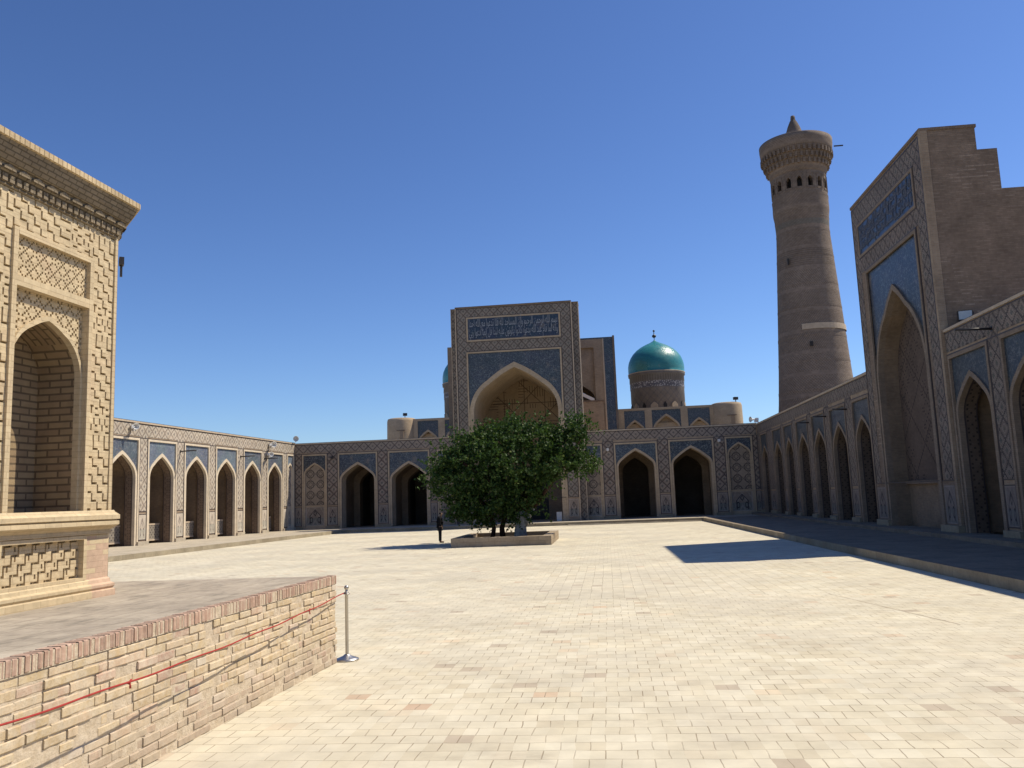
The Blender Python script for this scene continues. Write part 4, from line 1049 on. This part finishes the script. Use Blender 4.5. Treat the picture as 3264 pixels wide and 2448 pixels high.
while zc < 1.08:
    y = Y0 + (r_ % 2)*.13 - R_.random()*.05
    while y < Y1-.02:
        L_b = .285 if R_.random() < .72 else .15; L_b += R_.uniform(-.03, .03)
        ye = min(y+L_b, Y1)
        if ye-y > .05:
            low = zc < .33 + .1*math.sin(y*1.1)
            out = R_.uniform(-.007, .007) + (-.012 if R_.random() < .16 else 0) - (.004 if low else 0)
            dens = .25 if R_.random() < .12 else 0
            c_ = R_.random()*.62 if not low else .45+R_.random()*.3
            if R_.random() < .10: c_ = .72+R_.random()*.28
            if math.sin(y*2.3+zc*5) > .8: c_ = min(1, c_+.25)
            g_ = R_.uniform(.006, .014)
            if R_.random() > .02: one_brick(rb, y, ye-g_, zc+.003+R_.uniform(0,.004), min(zc+ch-g_+R_.uniform(-.002,.004), 1.088), out, c_)
        y += L_b
    zc += ch; r_ += 1
tw_(rb).build('bricks', M['rbrick'], ter)
sb = MB(); y = Y0
while y < Y1:
    w_ = .046+R_.uniform(-.005, .005); one_brick(sb, y, min(y+w_, Y1), 1.092, TZ+.004+R_.uniform(-.004,.003), .005+R_.uniform(-.003,.003), R_.random(), -.12); y += w_+.019
tw_(sb).build('soldier_course', M['soldier'], ter)

# ------------------------------------------------------------------ rope barrier
def post(x, y, label):
    e = empty('rope_post', (x, y, 0), 0, label, 'rope post', 'steel posts of the rope barrier')
    s_ = MB(); s_.lathe([(.165,0),(.17,.012),(.165,.025),(.12,.04),(.06,.065),(.035,.085),(.03,.09)], n=32); s_.build('base', M['steel'], e)
    s_ = MB(); s_.lathe([(.024,.08),(.024,.93),(.03,.935),(.03,.955),(.024,.96)], n=20); s_.build('pole', M['steel'], e)
    s_ = MB(); s_.lathe([(.02,.96),(.02,.985)] + [(.034*math.sin(a), 1.018-.034*math.cos(a)) for a in [.5+i*(PI-.5)/9 for i in range(10)]], n=20); s_.build('ball_top', M['steel'], e)
    s_ = MB(); s_.tube([(-.045,0,.93),(0,.045,.93),(.045,0,.93),(0,-.045,.93),(-.045,0,.93)], .007, 6); s_.build('hook_ring', M['steel'], e)
    return e
post(-3.83, 12.1, 'steel stanchion with a ball top at the corner of the brick terrace')
post(-3.92, 4.0, 'steel stanchion holding the near end of the red rope, beyond the left edge')
rp = MB(); pts = []
for i in range(41):
    k = i/40; y = 12.1+(4.0-12.1)*k; sag = .1*4*k*(1-k)
    pts.append((-3.86+(-.06)*k, y, .945-.0*k-sag+.006*math.sin(k*37)))
rp.tube(pts, .0075, 6)
rope = rp.build('rope', M['red'], label='thin red rope strung from the stanchion along the brick terrace', cat='rope')
for k in (.185, .68):
    i = int(k*40); p = Vector(pts[i]); s_ = MB(); s_.tube([p+Vector((0,.02,.01)), p+Vector((0,-.02,-.01))], .011, 6); s_.tube([p, p+Vector((.01,-.01,-.05))], [.005,.009], 6); s_.build('knot', M['red'], rope)

# ------------------------------------------------------------------ planter and tree
plx = empty('planter', (-5.15, 43.1, 0), .0, 'low square stone planter around the tree', 'planter')
hx, hy, H_, t_ = 2.4, 3.0, .43, .42
s_ = MB(); s_.box(-hx,hx,-hy,-hy+t_,0,H_); s_.box(-hx,hx,hy-t_,hy,0,H_); s_.box(-hx,-hx+t_,-hy+t_,hy-t_,0,H_); s_.box(hx-t_,hx,-hy+t_,hy-t_,0,H_); s_.build('kerb', M['planter'], plx)
s_ = MB(); s_.face([(-hx+.1,-hy+.1,.24),(hx-.1,-hy+.1,.24),(hx-.1,hy-.1,.24),(-hx+.1,hy-.1,.24)]); s_.build('soil', M['dirt'], plx)

tr = empty('tree', (-4.75, 43.3, .24), 0, 'broad dark green leafy tree with a whitewashed trunk in the middle of the courtyard', 'tree')
s_ = MB()
s_.tube([(.25,-.3,-.05),(.26,-.3,.35),(.3,-.3,.8),(.35,-.2,1.3)], [.36,.31,.27,.24], 12); s_.tube([(.35,-.3,.5),(.62,-.35,.95),(.95,-.3,1.5)], [.18,.15,.11], 10)
s_.build('trunk', M['white_trunk'], tr)
def stem(p, r, name='stem'):
    q = MB(); q.tube(p, r, 8); return q.build(name, M['bark'], tr)
stem([(-1.25,.1,-.05),(-1.15,.1,.5),(-1.3,.1,1.2),(-2.2,0,2.6)], [.13,.11,.1,.06])
stem([(-.72,.2,-.05),(-.75,.2,.5),(-.5,.1,1.3),(-.3,.3,3.)], [.17,.13,.11,.06])
for p, r in (([(.35,-.2,1.2),(-.6,-.6,2.4),(-2.0,-.8,3.5),(-3.2,-.7,4.4)], [.2,.14,.09,.03]), ([(.35,-.2,1.2),(.6,.3,2.6),(.3,.8,4.2),(.2,.9,5.4)], [.2,.15,.1,.03]), ([(.95,-.3,1.5),(2.0,-.4,2.8),(3.0,-.2,4.0),(3.7,-.1,5.2)], [.12,.09,.06,.03]), ([(.35,-.2,1.2),(1.2,1.2,2.6),(1.8,2.2,3.8)], [.17,.1,.04]), ([(.2,-.2,1.3),(-.8,1.4,2.6),(-1.6,2.6,3.8)], [.16,.1,.04])):
    stem(p, r, 'branch')
rt = random.Random(11)
# crown built from overlapping clumps: centre (relative to the trunk), radii, leaves
cl = [((-.4,0,3.8),(2.6,2.7,1.7),1.0),((-2.4,0,3.2),(1.9,2.2,1.7),1.),((-3.6,-.2,2.9),(1.0,1.6,1.1),.6),((-3.3,.2,4.0),(.95,1.4,.75),.6),((-2.0,0,4.7),(1.2,1.6,.85),.8),((-.2,.2,5.25),(1.5,1.6,.85),.8),((1.4,0,4.8),(1.3,1.7,.95),.8),
      ((1.9,0,3.8),(1.5,1.9,1.05),.9),((3.0,-.1,4.4),(1.05,1.1,1.1),1.),((3.4,-.1,5.4),(.75,.8,.8),1.),((3.6,0,3.6),(.7,.9,.6),.8),((-.5,-.2,2.2),(1.6,1.9,1.25),1.),((-1.9,-.2,1.7),(1.5,1.7,.95),.9),((-3.0,-.1,1.75),(.7,1.1,.6),.35),((.5,-.3,2.4),(1.0,1.4,.9),.6),((.95,-.8,1.15),(.5,.5,.42),.32),((.1,-.6,1.15),(.6,.7,.5),.5),((-1.0,-.4,1.1),(1.5,1.2,.45),.6),((-2.3,-.3,1.3),(1.0,1.1,.5),.6)]
lv = MB(); 
def leaf(mb, c, s):
    n = Vector((rt.gauss(0,1), rt.gauss(0,1), rt.gauss(.5,.8))).normalized(); u = n.orthogonal().normalized(); a = rt.random()*6.28
    u = (u*math.cos(a)+n.cross(u)*math.sin(a)); w = n.cross(u); col = rt.random()
    l, h_ = s, s*.42
    p0, p1, p2, p3 = c-u*l*.5, c+w*h_-n*s*.06, c+u*l*.5-n*s*.12, c-w*h_-n*s*.06
    mb.face([p0, p1, p2, p3], 0, None, col)
for (c, r, dn) in cl:
    c = Vector(c); vol = r[0]*r[1]*r[2]
    nt = int(36*dn*vol**.62)
    for _ in range(nt):
        while True:
            d = Vector((rt.uniform(-1,1), rt.uniform(-1,1), rt.uniform(-1,1)))
            if d.length < 1: break
        d = d.normalized()*(d.length**.5)*rt.uniform(.70, 1.12)
        q = c + Vector((d.x*r[0], d.y*r[1], d.z*r[2]))
        if q.z < .62 and c.z > 1.3: continue
        # a leafy spray: twigs fanning from one point
        for t_ in range(3):
            tw = Vector((rt.gauss(0,.5), rt.gauss(0,.5), rt.gauss(.12,.4)))
            for i in range(16):
                k = rt.random(); p = q + tw*k + Vector((rt.gauss(0,.06), rt.gauss(0,.06), rt.gauss(0,.06) - .12*k*k))
                leaf(lv, p, rt.uniform(.10, .18))
# shoots standing out of the crown
for _ in range(80):
    x = rt.uniform(-3.6, 3.8); zt0 = 5.0+.7*math.cos(x*.7)*.9 - (abs(x+.2)*.16)**2 + (.5 if x > 2.6 else 0)
    if x < -2.6: zt0 = 4.0
    q = Vector((x, rt.uniform(-.8,.8), zt0)); dr = Vector((rt.gauss(0,.4), 0, 1)).normalized(); ll = rt.uniform(.4, 1.15)
    for i in range(22): leaf(lv, q + dr*rt.random()*ll + Vector((rt.gauss(0,.06),rt.gauss(0,.06),0)), rt.uniform(.10,.16))
lv.build('crown', M['leaf'], tr)

# ------------------------------------------------------------------ person (one skinned body, clothing follows it)
def skinned(name, joints, edges, mat, parent, sub=2):
    me = bpy.data.meshes.new(name); me.from_pydata([j[0] for j in joints], edges, [])
    o = bpy.data.objects.new(name, me); C.objects.link(o)
    mdf = o.modifiers.new('s', 'SKIN'); me.skin_vertices or None
    sv = me.skin_vertices[0].data if me.skin_vertices else None
    if sv is None:
        bm = bmesh.new(); bm.from_mesh(me); bm.verts.layers.skin.verify(); bm.to_mesh(me); bm.free(); sv = me.skin_vertices[0].data
    for i, j in enumerate(joints):
        r = j[1] if isinstance(j[1], tuple) else (j[1], j[1]); sv[i].radius = r
    sv[0].use_root = True
    mdf.use_smooth_shade = True
    s2 = o.modifiers.new('d', 'SUBSURF'); s2.levels = sub; s2.render_levels = sub
    bpy.context.view_layer.update(); dg = bpy.context.evaluated_depsgraph_get()
    m2 = bpy.data.meshes.new_from_object(o.evaluated_get(dg)); bpy.data.objects.remove(o)
    for pp in m2.polygons: pp.use_smooth = True
    m2.materials.clear(); m2.materials.append(mat)
    q = bpy.data.objects.new(name, m2); C.objects.link(q); q.parent = parent; return q
pe = empty('person', (-9.15, 45.5, 0), math.radians(12), 'person in a dark coat and trousers standing left of the planter, head bowed', 'person')
# faces +x (towards the tree)
J = [((0,0,.90),(.12,.15)),((.01,0,1.10),(.11,.16)),((0,0,1.28),(.115,.185)),((0,0,1.37),(.08,.13)),((.03,0,1.44),.052),((.07,0,1.52),(.085,.07)),((.10,0,1.60),(.085,.07)),((.09,0,1.66),.05),
     ((0,.09,.84),.10),((.0,.10,.47),.062),((-.02,.11,.09),.043),((.13,.12,.045),.038),((0,-.09,.84),.10),((.02,-.10,.47),.062),((.02,-.11,.09),.043),((.17,-.12,.045),.038),
     ((0,.20,1.34),.062),((-.03,.25,1.08),.046),((.10,.24,.86),.036),((0,-.20,1.34),.062),((-.03,-.25,1.08),.046),((.12,-.23,.87),.036)]
E_ = [(0,1),(1,2),(2,3),(3,4),(4,5),(5,6),(6,7),(0,8),(8,9),(9,10),(10,11),(0,12),(12,13),(13,14),(14,15),(3,16),(16,17),(17,18),(3,19),(19,20),(20,21)]
body = skinned('body', J, E_, M['skin'], pe)
bpy.context.view_layer.update()
coat = skinned('coat', [((0,0,.98),(.165,.195)),((.01,0,1.12),(.145,.20)),((0,0,1.28),(.14,.215)),((0,0,1.385),(.095,.16)),((-.01,0,.80),(.175,.205)),((0,.215,1.335),.08),((-.03,.265,1.08),.066),((.08,.25,.90),.055),((0,-.215,1.335),.08),((-.03,-.265,1.08),.066),((.09,-.245,.91),.055),((.02,0,1.44),.075)],
    [(0,1),(1,2),(2,3),(0,4),(3,5),(5,6),(6,7),(3,8),(8,9),(9,10),(3,11)], M['cloth'], pe)
tro = skinned('trousers', [((0,0,.88),(.14,.165)),((0,.09,.78),.115),((0,.10,.47),.082),((-.02,.11,.07),.066),((0,-.09,.78),.115),((.02,-.10,.47),.082),((.02,-.11,.07),.066)], [(0,1),(1,2),(2,3),(0,4),(4,5),(5,6)], M['trouser'], pe)
sh_ = skinned('shoe', [((-.05,.11,.045),.05),((.08,.115,.045),.05),((.20,.12,.035),.035)], [(0,1),(1,2)], M['hair'], pe, 1)
sh2 = skinned('shoe', [((-.02,-.11,.045),.05),((.11,-.115,.045),.05),((.23,-.12,.035),.035)], [(0,1),(1,2)], M['hair'], pe, 1)
hr = skinned('hair', [((.02,0,1.55),(.07,.075)),((.045,0,1.62),(.09,.085)),((.075,0,1.685),(.07,.07))], [(0,1),(1,2)], M['hair'], pe)
def hand(y, s):
    x = .105 if s > 0 else .125; z = .855
    jt = [((x-.0,y,z+.03),.026),((x+.01,y,z-.03),(.02,.032))]; ed = [(0,1)]
    for k in range(4):
        dx = -.026+.017*k; b_ = len(jt); L_ = (.045,.055,.05,.04)[k]
        jt += [((x+.012+dx,y,z-.055),.0085),((x+.016+dx,y-s*.006,z-.055-L_*.5),.008),((x+.014+dx,y-s*.018,z-.055-L_),.007)]; ed += [(1,b_),(b_,b_+1),(b_+1,b_+2)]
    b_ = len(jt); jt += [((x+.038,y-s*.006,z-.015),.010),((x+.048,y-s*.014,z-.045),.0085)]; ed += [(0,b_),(b_,b_+1)]
    return skinned('hand', jt, ed, M['skin'], pe, 1)
hand(.24, 1); hand(-.23, -1)
ft = MB()
for yy in (.028, -.028): ft.lathe([(.001,-.008),(.008,-.004),(.008,.004),(.001,.008)], .182, yy, 8); 
ft.xf(lambda x, y, z: (x, y, z+1.60)); fe = ft.build('eyes', M['hair'], pe)
nz_ = skinned('nose', [((.175,0,1.60),.010),((.20,0,1.567),.013)], [(0,1)], M['skin'], pe, 1)
pe.scale = (.97,)*3

# ------------------------------------------------------------------ light, sky, camera
sd = Vector((.655, .305, 1.)).normalized()
el = math.asin(sd.z); az = math.atan2(sd.x, sd.y)
w = bpy.data.worlds.new('World'); bpy.context.scene.world = w; w.use_nodes = True
nt = w.node_tree; bg = nt.nodes['Background']; sk = nt.nodes.new('ShaderNodeTexSky'); sk.sky_type = 'NISHITA'; sk.sun_disc = False
sk.sun_elevation = el; sk.sun_rotation = az; sk.altitude = 200.; sk.air_density = 1.0; sk.dust_density = .3; sk.ozone_density = 3.0
mxn = nt.nodes.new('ShaderNodeMix'); mxn.data_type = 'RGBA'; mxn.blend_type = 'MULTIPLY'; mxn.inputs[0].default_value = 1.; mxn.inputs[7].default_value = (.86, .95, 1.15, 1.)
gm = nt.nodes.new('ShaderNodeGamma'); gm.inputs[1].default_value = 1.25
nt.links.new(sk.outputs[0], gm.inputs[0]); nt.links.new(gm.outputs[0], mxn.inputs[6]); nt.links.new(mxn.outputs[2], bg.inputs[0]); bg.inputs[1].default_value = .052
ld = bpy.data.lights.new('sun', 'SUN'); ld.energy = 4.0; ld.angle = math.radians(.5); ld.color = (1., .905, .745)
lo = bpy.data.objects.new('sun', ld); C.objects.link(lo); lo.rotation_euler = sd.to_track_quat('Z', 'Y').to_euler(); lo.location = (20, 20, 60)

F, yaw, pitch, roll = 2677.17, -.1077, .136, -.0373
cp, sp = math.cos(pitch), math.sin(pitch); cy, sy = math.cos(yaw), math.sin(yaw)
f = Vector((sy*cp, cy*cp, sp)); r = Vector((cy, -sy, 0)); u = r.cross(f)
r2 = r*math.cos(roll)+u*math.sin(roll); u2 = -r*math.sin(roll)+u*math.cos(roll)
cam = bpy.data.cameras.new('camera'); co = bpy.data.objects.new('camera', cam); C.objects.link(co)
cam.sensor_width = 36.; cam.lens = F/3264*36; cam.clip_end = 5000; cam.clip_start = .05
mtx = Matrix((r2, u2, -f)).transposed().to_4x4(); mtx.translation = Vector((0, 0, 2.2)); co.matrix_world = mtx
sc = bpy.context.scene; sc.camera = co
sc.view_settings.view_transform = 'Standard'; sc.view_settings.look = 'None'; sc.view_settings.exposure = .52; sc.view_settings.gamma = 1.
sc.cycles.max_bounces = 6; sc.cycles.diffuse_bounces = 4
